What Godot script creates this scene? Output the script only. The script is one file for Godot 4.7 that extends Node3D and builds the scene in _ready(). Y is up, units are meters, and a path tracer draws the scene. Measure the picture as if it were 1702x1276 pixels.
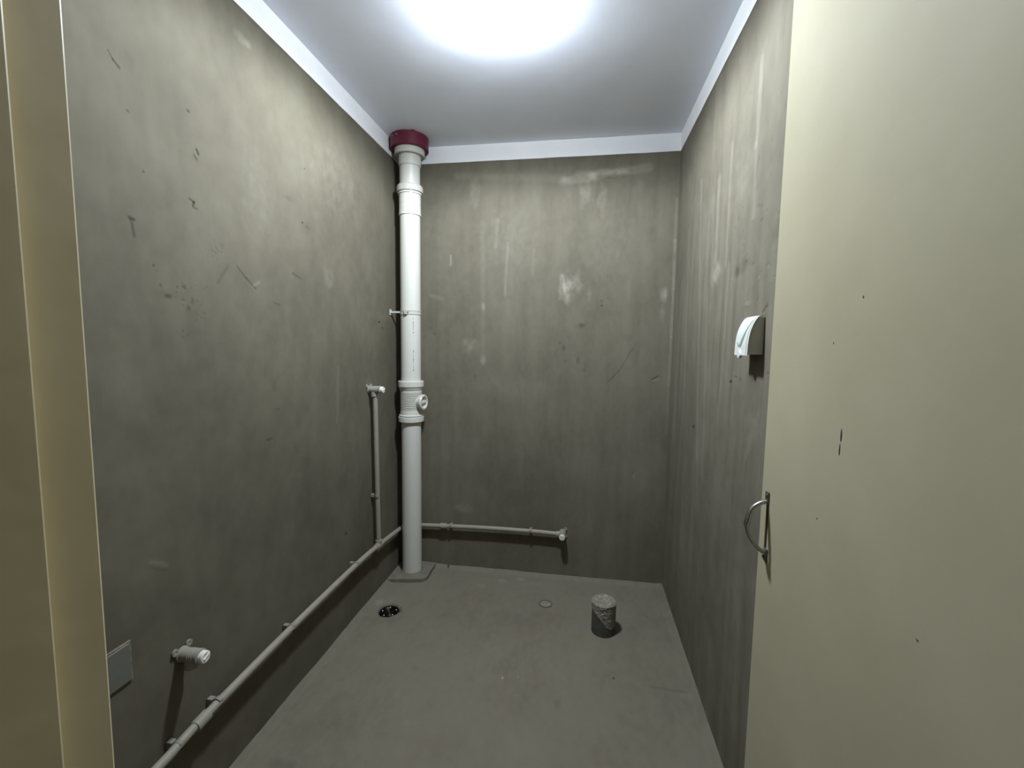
extends Node3D

const XL := -1.098
const XR := 0.499
const ZB := -2.600
const ZF := -0.298
const YC := 2.543
const YB := 2.449
const LAMP_COLOUR := Color(0.91, 0.955, 1.0)
const LAMP_ENERGY := 0.52
const LAMP_DOWN := 3.15
const LAMP := Vector3(-0.315, 2.543, -1.535)


# marks on the cement: dents, scratches, pale lime patches (metres along and up each surface)
const LEFT_MARKS := [
	["p", 0.6871, 1.9485, 0.0052, 0.005, -0.54, -0.175],
	["p", 0.8595, 2.034, 0.0063, 0.0052, -0.54, -0.175],
	["p", 0.7179, 1.819, 0.0041, 0.0039, -0.54, -0.175],
	["p", 1.388, 2.0794, 0.0079, 0.0046, -0.54, -0.175],
	["p", 1.3631, 1.8655, 0.0077, 0.0046, -0.54, -0.175],
	["p", 1.642, 0.4859, 0.0165, 0.0089, -0.585, -0.175],
	["p", 1.6472, 0.4777, 0.011, 0.0059, -0.54, -0.175],
	["p", 2.0249, 1.5139, 0.0147, 0.0065, -0.585, -0.175],
	["p", 2.0611, 1.4827, 0.0152, 0.0066, -0.585, -0.175],
	["l", 0.6489, 2.0641, 0.6586, 2.049, 0.0023, -0.24, -0.0875],
	["l", 0.6586, 2.049, 0.673, 2.0389, 0.003, -0.36, -0.1225],
	["l", 0.8816, 1.9407, 0.887, 1.9298, 0.0037, -0.48, -0.175],
	["l", 0.8726, 1.924, 0.8821, 1.9147, 0.003, -0.24, 0.105],
	["p", 0.8782, 1.9164, 0.0186, 0.0151, -0.078, 0.0525],
	["l", 0.8496, 1.7949, 0.865, 1.7899, 0.003, -0.42, -0.14],
	["l", 0.865, 1.7899, 0.8604, 1.7786, 0.0037, -0.48, -0.14],
	["l", 0.8641, 1.7747, 0.8761, 1.775, 0.0023, -0.3, -0.07],
	["l", 0.6743, 1.6958, 0.6859, 1.6932, 0.0037, -0.36, -0.1225],
	["l", 0.6783, 1.6897, 0.6835, 1.6537, 0.0045, -0.21, -0.105],
	["l", 1.015, 1.6386, 1.052, 1.6062, 0.003, -0.21, -0.105],
	["l", 1.052, 1.6062, 1.0941, 1.5764, 0.0037, -0.21, -0.1225],
	["l", 1.0833, 1.583, 1.1123, 1.5989, 0.0068, 0.135, 0.105],
	["l", 0.9354, 1.5747, 0.9805, 1.6344, 0.0067, -0.084, -0.035],
	["p", 0.731, 1.5909, 0.005, 0.0061, -0.3, -0.105],
	["p", 0.7402, 1.5787, 0.0084, 0.0047, -0.15, -0.07],
	["p", 0.7481, 1.5428, 0.0068, 0.0078, -0.27, -0.105],
	["p", 0.7689, 1.517, 0.0161, 0.008, -0.26, -0.0875],
	["p", 0.8181, 1.5487, 0.0077, 0.0066, -0.18, -0.07],
	["p", 0.7974, 1.5444, 0.0056, 0.0065, -0.15, -0.07],
	["p", 0.8141, 1.512, 0.0076, 0.005, -0.15, -0.07],
	["p", 0.83, 1.4885, 0.0079, 0.0084, -0.21, -0.0875],
	["p", 0.8451, 1.5118, 0.008, 0.0153, -0.13, -0.035],
	["p", 0.7502, 1.5212, 0.0536, 0.022, -0.065, -0.0175],
	["p", 1.3936, 1.8549, 0.0201, 0.0095, -0.195, -0.07],
	["p", 1.3741, 1.8546, 0.048, 0.0281, -0.065, 0],
	["l", 1.2947, 1.66, 1.3457, 1.6472, 0.0037, -0.18, -0.07],
	["p", 1.1356, 1.051, 0.025, 0.0087, -0.195, -0.07],
	["p", 1.1702, 1.2426, 0.0193, 0.0261, -0.078, -0.035],
	["p", 1.182, 1.1531, 0.0196, 0.0066, -0.0975, -0.035],
	["l", 0.6779, 0.8188, 0.7187, 0.7899, 0.0102, 0.081, 0.0875],
	["l", 1.1847, 1.5387, 1.22, 1.5332, 0.003, -0.15, -0.0525],
	["p", 1.0786, 2.3603, 0.0379, 0.0168, 0.27, 0.035],
	["p", 1.6249, 2.1173, 0.2214, 0.1579, 0.108, 0],
	["p", 1.1267, 1.8824, 0.0791, 0.1615, 0.09, 0],
	["p", 1.536, 1.6827, 0.0429, 0.0569, 0.144, 0.035],
	["l", 1.603, 1.2875, 1.5834, 1.0406, 0.0102, 0.108, 0.0175],
	["p", 2.0405, 1.5474, 0.1573, 0.0295, 0.09, 0.035],
	["p", 1.8897, 1.1795, 0.0965, 0.0441, 0.09, 0.035],
	["p", 0.7511, 2.0296, 0.1078, 0.12, -0.052, 0],
	["p", 1.2863, 1.9327, 0.0359, 0.0133, -0.117, -0.035],
	["p", 0.6792, 2.0721, 0.061, 0.0559, -0.065, 0],
	["p", 0.9321, 1.665, 0.003, 0.003, -0.168, -0.07],
	["p", 0.9244, 1.6654, 0.003, 0.003, -0.168, -0.07],
	["p", 0.9464, 1.6688, 0.003, 0.003, -0.168, -0.07],
	["p", 0.9572, 1.6906, 0.003, 0.003, -0.168, -0.07],
	["p", 0.9334, 1.6827, 0.003, 0.003, -0.168, -0.07],
	["p", 0.9198, 1.6722, 0.003, 0.003, -0.168, -0.07],
	["p", 0.935, 1.6664, 0.003, 0.003, -0.168, -0.07],
	["p", 0.9372, 1.6439, 0.003, 0.003, -0.168, -0.07],
	["p", 0.9465, 1.6987, 0.003, 0.003, -0.168, -0.07],
	["p", 0.9354, 1.6819, 0.003, 0.003, -0.168, -0.07],
	["p", 0.9224, 1.6502, 0.003, 0.003, -0.168, -0.07],
	["p", 0.9299, 1.6992, 0.003, 0.003, -0.168, -0.07],
	["p", 0.9372, 1.6777, 0.003, 0.003, -0.168, -0.07],
	["p", 0.9138, 1.6821, 0.003, 0.003, -0.168, -0.07],
	["p", 0.9222, 1.6704, 0.003, 0.003, -0.168, -0.07],
	["p", 0.9248, 1.6695, 0.003, 0.003, -0.168, -0.07],
	["p", 0.9603, 1.6895, 0.003, 0.003, -0.168, -0.07],
	["p", 0.9194, 1.6731, 0.003, 0.003, -0.168, -0.07],
	["p", 0.9504, 1.687, 0.003, 0.003, -0.168, -0.07],
	["p", 0.9548, 1.6958, 0.003, 0.003, -0.168, -0.07],
	["p", 0.9155, 1.6694, 0.003, 0.003, -0.168, -0.07],
	["p", 0.9185, 1.6786, 0.003, 0.003, -0.168, -0.07],
	["p", 0.9383, 1.6626, 0.003, 0.003, -0.168, -0.07],
	["p", 0.9343, 1.6776, 0.003, 0.003, -0.168, -0.07],
	["p", 0.9536, 1.6703, 0.003, 0.003, -0.168, -0.07],
	["p", 0.9269, 1.6524, 0.003, 0.003, -0.168, -0.07],
	["p", 0.9175, 1.6666, 0.003, 0.003, -0.168, -0.07],
	["p", 0.9421, 1.6744, 0.003, 0.003, -0.168, -0.07],
	["p", 0.9227, 1.6651, 0.003, 0.003, -0.168, -0.07],
	["p", 0.9239, 1.6791, 0.003, 0.003, -0.168, -0.07],
	["p", 0.9147, 1.6491, 0.003, 0.003, -0.168, -0.07],
	["p", 0.9219, 1.6524, 0.003, 0.003, -0.168, -0.07],
	["p", 0.9382, 1.6774, 0.003, 0.003, -0.168, -0.07],
	["p", 0.942, 1.6702, 0.003, 0.003, -0.168, -0.07],
	["p", 0.9351, 1.6939, 0.003, 0.003, -0.168, -0.07],
	["p", 0.9322, 1.6588, 0.003, 0.003, -0.168, -0.07],
	["p", 0.9389, 1.6583, 0.003, 0.003, -0.168, -0.07],
	["p", 0.9558, 1.6707, 0.003, 0.003, -0.168, -0.07],
	["p", 0.959, 1.6967, 0.003, 0.003, -0.168, -0.07],
	["p", 0.9303, 1.7022, 0.003, 0.003, -0.168, -0.07],
	["p", 0.9447, 1.6733, 0.003, 0.003, -0.168, -0.07],
	["p", 0.9591, 1.6834, 0.003, 0.003, -0.168, -0.07],
	["p", 0.9043, 1.6505, 0.003, 0.003, -0.168, -0.07],
	["p", 0.9124, 1.6861, 0.003, 0.003, -0.168, -0.07],
	["p", 0.9286, 1.6622, 0.003, 0.003, -0.168, -0.07],
	["p", 0.9237, 1.6676, 0.003, 0.003, -0.168, -0.07],
	["p", 0.8218, 1.415, 0.0035, 0.003, -0.12, -0.0525],
	["p", 0.7938, 1.5306, 0.0048, 0.0036, -0.12, -0.0525],
	["p", 0.8197, 1.5444, 0.0057, 0.004, -0.12, -0.0525],
	["p", 0.8114, 1.549, 0.003, 0.003, -0.12, -0.0525],
	["p", 0.8613, 1.5416, 0.003, 0.0044, -0.12, -0.0525],
	["p", 0.8076, 1.4093, 0.003, 0.0045, -0.12, -0.0525],
	["p", 0.8699, 1.5024, 0.0062, 0.0044, -0.12, -0.0525],
	["p", 0.8119, 1.4971, 0.003, 0.0039, -0.12, -0.0525],
	["p", 0.8085, 1.4255, 0.0051, 0.0043, -0.12, -0.0525],
	["p", 0.7917, 1.518, 0.003, 0.003, -0.12, -0.0525],
	["p", 0.8068, 1.4284, 0.003, 0.003, -0.12, -0.0525],
	["p", 0.8864, 1.4793, 0.0064, 0.0041, -0.12, -0.0525],
	["p", 0.8824, 1.4651, 0.0056, 0.0058, -0.12, -0.0525],
	["p", 0.8416, 1.5478, 0.0031, 0.0062, -0.12, -0.0525],
	["p", 0.8799, 1.4222, 0.0038, 0.0054, -0.12, -0.0525],
	["p", 0.8708, 1.4662, 0.0056, 0.0047, -0.12, -0.0525],
	["p", 0.8541, 1.4584, 0.0034, 0.0065, -0.12, -0.0525],
	["p", 0.8941, 1.5573, 0.0063, 0.0068, -0.12, -0.0525],
	["p", 0.8612, 1.5577, 0.0058, 0.003, -0.12, -0.0525],
	["p", 0.8902, 1.4634, 0.003, 0.003, -0.12, -0.0525],
	["p", 0.8529, 1.4763, 0.0052, 0.0065, -0.12, -0.0525],
	["p", 0.813, 1.5574, 0.0054, 0.003, -0.12, -0.0525],
	["p", 0.8844, 1.5496, 0.0056, 0.0059, -0.12, -0.0525],
	["p", 0.8807, 1.4812, 0.0059, 0.0031, -0.12, -0.0525],
	["p", 0.8591, 1.5136, 0.0057, 0.0058, -0.12, -0.0525],
	["p", 0.8353, 1.4816, 0.003, 0.003, -0.12, -0.0525],
]
const BACK_MARKS := [
	["p", 0.999, 1.7299, 0.058, 0.1022, 0.675, 0.035],
	["p", 1.0563, 1.7566, 0.0305, 0.0745, 0.27, 0.035],
	["p", 1.5378, 1.6805, 0.0289, 0.0561, 0.54, 0.035],
	["p", 1.5353, 1.5879, 0.0193, 0.0665, 0.225, 0],
	["l", 0.9745, 2.3229, 1.1306, 2.3358, 0.0272, 0.27, 0.0175],
	["l", 1.1304, 2.3422, 1.4299, 2.3736, 0.0272, 0.243, 0.0175],
	["l", 1.0472, 2.3588, 1.309, 2.36, 0.017, 0.1688, 0],
	["p", 1.2452, 2.3341, 0.0906, 0.0161, -0.143, -0.035],
	["p", 1.0999, 2.2527, 0.0464, 0.0784, 0.252, 0],
	["p", 1.1836, 2.2172, 0.0263, 0.0814, 0.18, 0],
	["l", 0.3533, 2.3758, 0.9641, 2.3364, 0.0255, 0.1013, 0],
	["p", 0.4546, 2.2703, 0.0429, 0.0814, 0.198, 0],
	["l", 1.585, 2.2028, 1.5855, 1.9795, 0.0085, 0.1485, 0.035],
	["l", 1.5855, 1.9795, 1.5873, 1.7198, 0.0102, 0.243, 0.035],
	["l", 1.5873, 1.7198, 1.586, 1.4551, 0.0085, 0.243, 0.035],
	["l", 1.586, 1.4551, 1.5847, 1.1854, 0.0085, 0.2025, 0.035],
	["l", 1.5847, 1.1854, 1.5833, 0.9104, 0.0068, 0.1013, 0.0175],
	["l", 0.6568, 1.9827, 0.6427, 1.6903, 0.0102, 0.1755, 0.0175],
	["l", 0.5949, 2.1201, 0.5859, 1.9671, 0.0119, 0.135, 0],
	["l", 0.506, 2.1057, 0.5161, 1.3004, 0.017, 0.0945, 0],
	["p", 0.5135, 1.6206, 0.0146, 0.0282, 0.315, 0.035],
	["p", 0.516, 1.3076, 0.0294, 0.0432, 0.225, 0],
	["p", 0.438, 1.3925, 0.059, 0.0575, 0.234, 0],
	["l", 0.3141, 1.9202, 0.3142, 1.8677, 0.0085, 0.3038, 0.035],
	["l", 0.1872, 1.692, 0.2623, 1.6704, 0.0136, 0.135, 0],
	["l", 1.3861, 1.3954, 1.3141, 1.2642, 0.003, -0.15, -0.07],
	["l", 1.3141, 1.2642, 1.2491, 1.1935, 0.003, -0.18, -0.105],
	["l", 1.4919, 1.2136, 1.5271, 1.2349, 0.0045, -0.27, -0.14],
	["l", 1.5021, 1.207, 1.5278, 1.2179, 0.0068, 0.1688, 0.07],
	["p", 1.4093, 0.6692, 0.0084, 0.0142, -0.195, -0.14],
	["p", 1.4134, 0.6481, 0.0101, 0.0142, 0.225, 0.07],
	["p", 1.09, 1.515, 0.0204, 0.0171, -0.195, -0.07],
	["p", 0.9934, 1.3862, 0.0139, 0.0209, -0.1625, -0.07],
	["p", 1.0747, 1.3181, 0.0138, 0.0313, -0.13, -0.07],
	["p", 1.2017, 1.6277, 0.0084, 0.0068, -0.3, -0.105],
	["p", 1.341, 1.4525, 0.0397, 0.0339, -0.091, -0.035],
	["p", 0.4613, 1.2089, 0.0074, 0.0073, -0.3, -0.105],
	["p", 0.3976, 0.3883, 0.0651, 0.0346, 0.198, 0.0175],
	["l", 1.0318, 0.2253, 1.0847, 0.3971, 0.0136, 0.0607, 0.0175],
	["p", 0.4714, 0.8049, 0.0375, 0.0746, 0.09, 0],
	["p", 0.1906, 1.5485, 0.0378, 0.094, -0.078, 0],
	["l", 0.8081, 1.9458, 0.8036, 1.8098, 0.0102, 0.108, 0],
	["p", 1.1326, 1.6886, 0.0169, 0.0508, 0.27, 0],
	["p", 1.3479, 1.7211, 0.0131, 0.1001, 0.108, 0],
	["p", 0.6777, 1.9993, 0.2089, 0.2054, 0.09, 0],
	["p", 1.2258, 1.9214, 0.1638, 0.2668, 0.072, 0],
	["p", 0.6165, 1.1586, 0.3226, 0.0723, 0.054, 0],
	["p", 1.4108, 2.2091, 0.0955, 0.1935, -0.078, 0],
	["p", 0.8668, 2.129, 0.0479, 0.2012, -0.039, 0],
	["p", 1.0057, 1.3098, 0.0104, 0.0105, -0.12, -0.0525],
	["p", 1.0567, 1.3455, 0.0103, 0.0104, -0.12, -0.0525],
	["p", 1.1106, 1.2596, 0.0103, 0.0104, -0.12, -0.0525],
	["p", 0.9685, 1.4137, 0.0104, 0.0104, -0.12, -0.0525],
	["p", 1.2009, 1.6547, 0.01, 0.0101, -0.12, -0.0525],
	["p", 1.2338, 1.6714, 0.01, 0.0101, -0.12, -0.0525],
	["p", 0.1867, 1.4943, 0.0114, 0.0109, -0.12, -0.0525],
	["p", 0.2131, 1.4584, 0.0114, 0.0109, -0.12, -0.0525],
	["p", 0.1484, 1.4395, 0.0115, 0.0109, -0.12, -0.0525],
	["p", 1.4948, 0.4636, 0.0101, 0.0108, -0.12, -0.0525],
	["p", 0.8248, 0.6199, 0.0109, 0.0111, -0.12, -0.0525],
]
const RIGHT_MARKS := [
	["l", 1.5711, 2.0319, 1.5641, 1.7395, 0.0272, 0.2295, 0.0175],
	["l", 1.433, 2.1043, 1.44, 1.6951, 0.0136, 0.189, 0.035],
	["l", 1.8492, 2.1301, 1.6952, 0.9296, 0.017, 0.1485, 0.0175],
	["l", 1.6614, 1.6377, 1.5848, 0.8578, 0.0119, 0.108, 0],
	["p", 1.5389, 1.6856, 0.0607, 0.0369, 0.405, 0.035],
	["l", 1.6415, 1.9877, 1.5962, 1.653, 0.0238, 0.1215, 0],
	["l", 1.3992, 1.6879, 1.4082, 1.4377, 0.0136, 0.1688, 0.035],
	["l", 1.4082, 1.4377, 1.4381, 1.1298, 0.0119, 0.108, 0],
	["l", 2.052, 1.9752, 1.9825, 1.2155, 0.0136, 0.108, 0],
	["l", 1.2025, 2.2433, 1.2009, 2.0052, 0.017, 0.1755, 0.175],
	["l", 1.2009, 2.0052, 1.1952, 1.7943, 0.0153, 0.135, 0.175],
	["l", 1.1794, 2.2622, 1.1755, 2.1283, 0.0045, -0.072, -0.14],
	["l", 1.1755, 1.9605, 1.1931, 1.8985, 0.0037, -0.108, -0.14],
	["p", 1.2543, 1.6624, 0.1021, 0.0269, -0.13, -0.07],
	["p", 1.2956, 1.6466, 0.0506, 0.0238, -0.143, -0.07],
	["p", 1.1721, 1.6515, 0.024, 0.0109, -0.13, -0.105],
	["p", 1.3259, 1.8267, 0.0119, 0.0141, -0.1625, -0.105],
	["l", 1.0763, 1.5003, 1.0462, 1.5176, 0.0045, -0.21, -0.175],
	["p", 1.3169, 1.2862, 0.0133, 0.0052, -0.585, -0.21],
	["p", 1.2722, 1.3056, 0.0091, 0.0039, -0.36, -0.14],
	["p", 1.7714, 1.0491, 0.0206, 0.0078, -0.39, -0.14],
	["p", 1.3795, 0.9651, 0.02, 0.0084, -0.13, -0.07],
	["p", 1.197, 1.5347, 0.0397, 0.0111, 0.27, 0.105],
	["p", 1.0314, 1.3978, 0.0197, 0.0976, -0.065, 0.07],
	["p", 1.0173, 1.3329, 0.0117, 0.0049, -0.24, -0.14],
	["p", 1.1004, 1.1513, 0.0687, 0.069, 0.108, 0.035],
	["l", 1.0561, 1.2116, 1.1356, 1.0705, 0.017, 0.0675, 0.07],
	["p", 1.3351, 1.9486, 0.1615, 0.1211, 0.09, 0.0175],
	["p", 1.0228, 1.7155, 0.0374, 0.0322, -0.0975, 0.105],
	["p", 1.1352, 1.8053, 0.0091, 0.0075, -0.096, -0.1225],
	["p", 1.1827, 1.533, 0.0076, 0.003, -0.072, -0.1225],
	["p", 1.3566, 1.8093, 0.0083, 0.0104, -0.072, 0.1225],
	["p", 1.2924, 1.8546, 0.0122, 0.0038, -0.104, 0.1225],
	["p", 1.1771, 1.8728, 0.0096, 0.0091, -0.096, -0.1225],
	["p", 1.0503, 1.3656, 0.006, 0.0034, 0.108, -0.1225],
	["p", 1.2873, 2.1969, 0.0099, 0.0058, -0.072, 0.1225],
	["p", 1.0887, 1.3899, 0.0078, 0.003, -0.072, -0.1225],
	["p", 1.1551, 1.8136, 0.0084, 0.0066, -0.096, -0.1225],
	["p", 1.2452, 2.0415, 0.0059, 0.0044, 0.108, -0.1225],
	["p", 1.0852, 1.6763, 0.0053, 0.0095, -0.072, 0.1225],
	["p", 1.0116, 1.7527, 0.0053, 0.0068, -0.072, -0.1225],
	["p", 1.2629, 1.7271, 0.012, 0.0059, -0.072, -0.1225],
	["p", 1.1011, 1.6159, 0.0073, 0.0048, -0.072, -0.1225],
	["p", 1.1652, 1.9509, 0.0079, 0.0035, -0.072, -0.1225],
	["p", 1.2682, 1.9693, 0.0057, 0.0106, 0.108, -0.1225],
	["p", 1.1194, 1.5403, 0.0042, 0.0054, -0.096, -0.1225],
	["p", 1.2228, 1.2966, 0.0092, 0.0113, -0.096, -0.1225],
	["p", 1.3244, 1.8726, 0.0121, 0.005, 0.108, 0.1225],
	["p", 1.013, 1.5905, 0.0077, 0.0041, -0.072, -0.1225],
	["p", 1.3042, 2.1346, 0.0071, 0.0086, -0.072, 0.1225],
	["p", 1.0916, 1.3244, 0.0055, 0.006, 0.108, -0.1225],
	["p", 1.2081, 1.3956, 0.0075, 0.0075, -0.072, 0.1225],
	["p", 0.9908, 1.6444, 0.0037, 0.003, 0.108, 0.1225],
	["p", 1.1604, 1.986, 0.0043, 0.0048, -0.096, 0.1225],
	["p", 0.9875, 1.5059, 0.0037, 0.004, -0.072, -0.1225],
	["p", 1.0572, 2.0742, 0.0075, 0.0075, 0.108, 0.1225],
	["p", 1.4569, 2.1909, 0.0127, 0.0053, -0.078, -0.1225],
	["p", 1.4369, 2.3918, 0.0145, 0.0061, 0.108, -0.1225],
	["p", 1.0587, 1.6281, 0.0087, 0.0091, 0.108, -0.1225],
	["p", 1.1154, 1.6001, 0.0081, 0.0069, 0.108, 0.1225],
	["p", 1.2626, 1.4548, 0.0083, 0.0035, -0.096, -0.1225],
	["p", 1.0685, 1.9975, 0.0055, 0.0076, -0.072, 0.1225],
	["p", 1.4097, 2.3747, 0.0139, 0.0059, 0.108, -0.1225],
	["p", 1.2041, 1.5117, 0.0047, 0.0038, 0.108, -0.1225],
	["p", 1.2805, 1.7785, 0.0082, 0.0093, -0.096, 0.1225],
	["p", 0.9655, 1.5669, 0.0073, 0.0088, -0.072, 0.1225],
	["p", 0.9939, 1.4557, 0.006, 0.0031, 0.108, 0.1225],
	["p", 1.2292, 1.6669, 0.0108, 0.0079, -0.096, -0.1225],
	["p", 1.2132, 1.4384, 0.009, 0.0054, -0.072, 0.1225],
	["p", 1.1188, 2.1803, 0.0049, 0.0051, -0.096, -0.1225],
	["p", 1.1251, 1.7652, 0.0098, 0.0054, -0.096, -0.1225],
	["p", 1.089, 1.7828, 0.0066, 0.0071, -0.096, -0.1225],
	["p", 1.3911, 2.3532, 0.0119, 0.0117, 0.108, 0.1225],
	["p", 1.255, 1.3037, 0.0109, 0.0073, -0.096, -0.1225],
	["p", 1.0252, 1.6512, 0.0065, 0.003, 0.108, -0.1225],
	["p", 1.3649, 1.6321, 0.007, 0.0054, 0.108, 0.1225],
	["p", 1.0828, 1.9659, 0.0056, 0.0071, -0.096, -0.1225],
	["p", 1.127, 1.3166, 0.0086, 0.0095, -0.072, 0.1225],
	["p", 1.0317, 1.5778, 0.0056, 0.0037, -0.096, 0.1225],
	["p", 0.9679, 1.3665, 0.0043, 0.0076, -0.072, 0.1225],
	["p", 1.2268, 1.6948, 0.0061, 0.0072, -0.096, 0.1225],
	["p", 1.316, 2.0794, 0.012, 0.0042, -0.078, -0.1225],
	["p", 0.9737, 1.5009, 0.006, 0.0072, -0.072, -0.1225],
	["p", 1.0277, 1.7639, 0.0037, 0.0049, -0.072, -0.1225],
	["p", 1.3743, 2.1532, 0.0123, 0.0042, -0.078, 0.1225],
	["p", 1.0228, 1.6882, 0.0039, 0.0078, 0.108, -0.1225],
	["p", 0.9898, 1.534, 0.0068, 0.008, 0.108, -0.1225],
	["p", 1.2583, 1.7298, 0.0092, 0.0093, 0.108, 0.1225],
	["p", 1.0445, 2.0683, 0.0072, 0.003, -0.096, -0.1225],
]
const FLOOR_MARKS := [
	["p", 0.8537, 1.6851, 0.0065, 0.0087, 1.08, 0.07],
	["p", 0.9178, 1.7033, 0.0045, 0.0061, 1.08, 0.07],
	["p", 1.3159, 1.7624, 0.0055, 0.007, -0.48, -0.07],
	["p", 0.3547, 2.5396, 0.0096, 0.0145, -0.52, -0.105],
	["p", 0.599, 2.3705, 0.031, 0.0251, 0.252, 0.07],
	["p", 0.7102, 2.4447, 0.0423, 0.0329, 0.198, 0.07],
	["p", 0.8274, 2.4869, 0.0356, 0.027, 0.18, 0.07],
	["p", 0.9149, 2.448, 0.0699, 0.0326, 0.135, 0.035],
	["p", 0.0966, 2.1129, 0.0256, 0.0314, 0.27, 0.105],
	["p", 1.0869, 1.5907, 0.0187, 0.0234, -0.104, -0.07],
	["p", 0.4716, 1.6751, 0.0128, 0.0169, -0.0975, -0.035],
	["p", 0.5519, 1.4076, 0.0307, 0.0173, 0.09, 0.035],
	["l", 1.4633, 1.7442, 1.6042, 1.7362, 0.009, -0.06, -0.07],
	["p", 0.6226, 1.3431, 0.1889, 0.0445, -0.052, 0],
	["p", 0.2024, 1.1793, 0.0588, 0.0226, -0.13, 0],
	["p", 0.9292, 1.7927, 0.3695, 0.2006, 0.045, 0],
	["p", 0.2274, 1.9748, 0.1198, 0.0633, -0.052, 0],
	["p", 0.5656, 1.2511, 0.0044, 0.0076, 0.072, 0.0525],
	["p", 0.0751, 1.6354, 0.0066, 0.0091, 0.072, 0.0525],
	["p", 0.3538, 1.5638, 0.0121, 0.0109, -0.065, -0.0525],
	["p", 0.1085, 1.6259, 0.0076, 0.0097, -0.06, 0.0525],
	["p", 0.3324, 1.4467, 0.0056, 0.0055, -0.042, -0.0525],
	["p", 0.5325, 1.7055, 0.0055, 0.0069, 0.072, 0.0525],
	["p", 0.5783, 1.5131, 0.005, 0.0064, 0.072, 0.0525],
	["p", 0.3635, 1.2089, 0.0088, 0.0047, -0.06, 0.0525],
	["p", 0.4536, 1.5236, 0.0117, 0.011, 0.072, 0.0525],
	["p", 0.1822, 1.5561, 0.0108, 0.005, -0.06, 0.0525],
	["p", 0.2752, 1.355, 0.0049, 0.0086, -0.06, 0.0525],
	["p", 0.4776, 1.3628, 0.0045, 0.0062, 0.072, -0.0525],
	["p", 0.3199, 1.7316, 0.0118, 0.0076, 0.072, 0.0525],
	["p", 0.357, 1.5576, 0.0119, 0.0115, 0.072, 0.0525],
	["p", 0.2067, 1.5572, 0.0102, 0.0088, -0.042, -0.0525],
	["p", 0.4573, 1.3049, 0.0048, 0.0068, -0.06, -0.0525],
	["p", 0.2781, 1.3358, 0.0094, 0.0038, -0.042, -0.0525],
	["p", 0.3365, 1.8095, 0.0147, 0.0074, -0.065, 0.0525],
	["p", 0.3747, 1.6153, 0.0138, 0.0071, 0.072, 0.0525],
	["p", 0.5032, 1.48, 0.0115, 0.0045, -0.06, 0.0525],
	["p", 0.4516, 1.8317, 0.0094, 0.012, -0.042, -0.0525],
	["p", 0.2926, 1.357, 0.0113, 0.0083, -0.06, 0.0525],
	["p", 0.2922, 1.3567, 0.0061, 0.0046, 0.072, -0.0525],
	["p", 0.4856, 1.8691, 0.0057, 0.0092, 0.072, 0.0525],
	["p", 0.1827, 1.4283, 0.0077, 0.0051, -0.06, -0.0525],
	["p", 0.3321, 1.7933, 0.0102, 0.0071, -0.06, 0.0525],
	["p", 0.426, 1.3868, 0.0055, 0.0073, 0.072, -0.0525],
	["p", 0.2611, 1.8343, 0.0061, 0.0089, 0.072, 0.0525],
	["p", 0.5243, 1.4454, 0.0132, 0.0049, -0.0455, 0.0525],
	["p", 0.2978, 1.3875, 0.0059, 0.0067, 0.072, -0.0525],
	["p", 0.4315, 1.4428, 0.0063, 0.0102, 0.072, 0.0525],
	["p", 0.4991, 1.7401, 0.007, 0.0141, -0.0455, -0.0525],
	["p", 0.4225, 1.4135, 0.0068, 0.0093, -0.06, 0.0525],
	["p", 0.086, 1.6113, 0.0142, 0.0101, -0.065, -0.0525],
	["p", 0.4684, 1.2363, 0.0064, 0.0056, -0.06, -0.0525],
	["p", 0.5887, 1.4044, 0.0059, 0.0094, -0.042, 0.0525],
	["p", 0.3615, 1.3941, 0.0128, 0.0064, 0.072, -0.0525],
	["p", 0.1339, 1.7767, 0.0075, 0.0097, -0.042, -0.0525],
	["p", 0.41, 1.3444, 0.009, 0.0092, -0.042, 0.0525],
	["p", 0.4562, 1.7567, 0.009, 0.0065, -0.042, -0.0525],
]

var M := {}
var taken := {}

# ---------------------------------------------------------------- helpers
func numbered(called: String) -> String:
	if not taken.has(called):
		taken[called] = 0
		return called
	taken[called] += 1
	return "%s_%03d" % [called, taken[called]]

func begin() -> SurfaceTool:
	var st := SurfaceTool.new()
	st.begin(Mesh.PRIMITIVE_TRIANGLES)
	return st

func vert(st: SurfaceTool, p: Vector3, n: Vector3, uv := Vector2.ZERO) -> void:
	st.set_normal(n)
	st.set_uv(uv)
	st.add_vertex(p)

func tri(st: SurfaceTool, a: Vector3, b: Vector3, c: Vector3, na: Vector3, nb: Vector3, nc: Vector3, ua := Vector2.ZERO, ub := Vector2.ZERO, uc := Vector2.ZERO) -> void:
	var g := (b - a).cross(c - a)
	if g.length_squared() < 1e-16:
		return
	if g.dot(na + nb + nc) > 0.0:
		vert(st, a, na, ua); vert(st, c, nc, uc); vert(st, b, nb, ub)
	else:
		vert(st, a, na, ua); vert(st, b, nb, ub); vert(st, c, nc, uc)

func quad(st: SurfaceTool, a: Vector3, b: Vector3, c: Vector3, d: Vector3, n: Vector3) -> void:
	tri(st, a, b, c, n, n, n, Vector2(0, 0), Vector2(1, 0), Vector2(1, 1))
	tri(st, a, c, d, n, n, n, Vector2(0, 0), Vector2(1, 1), Vector2(0, 1))

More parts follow.
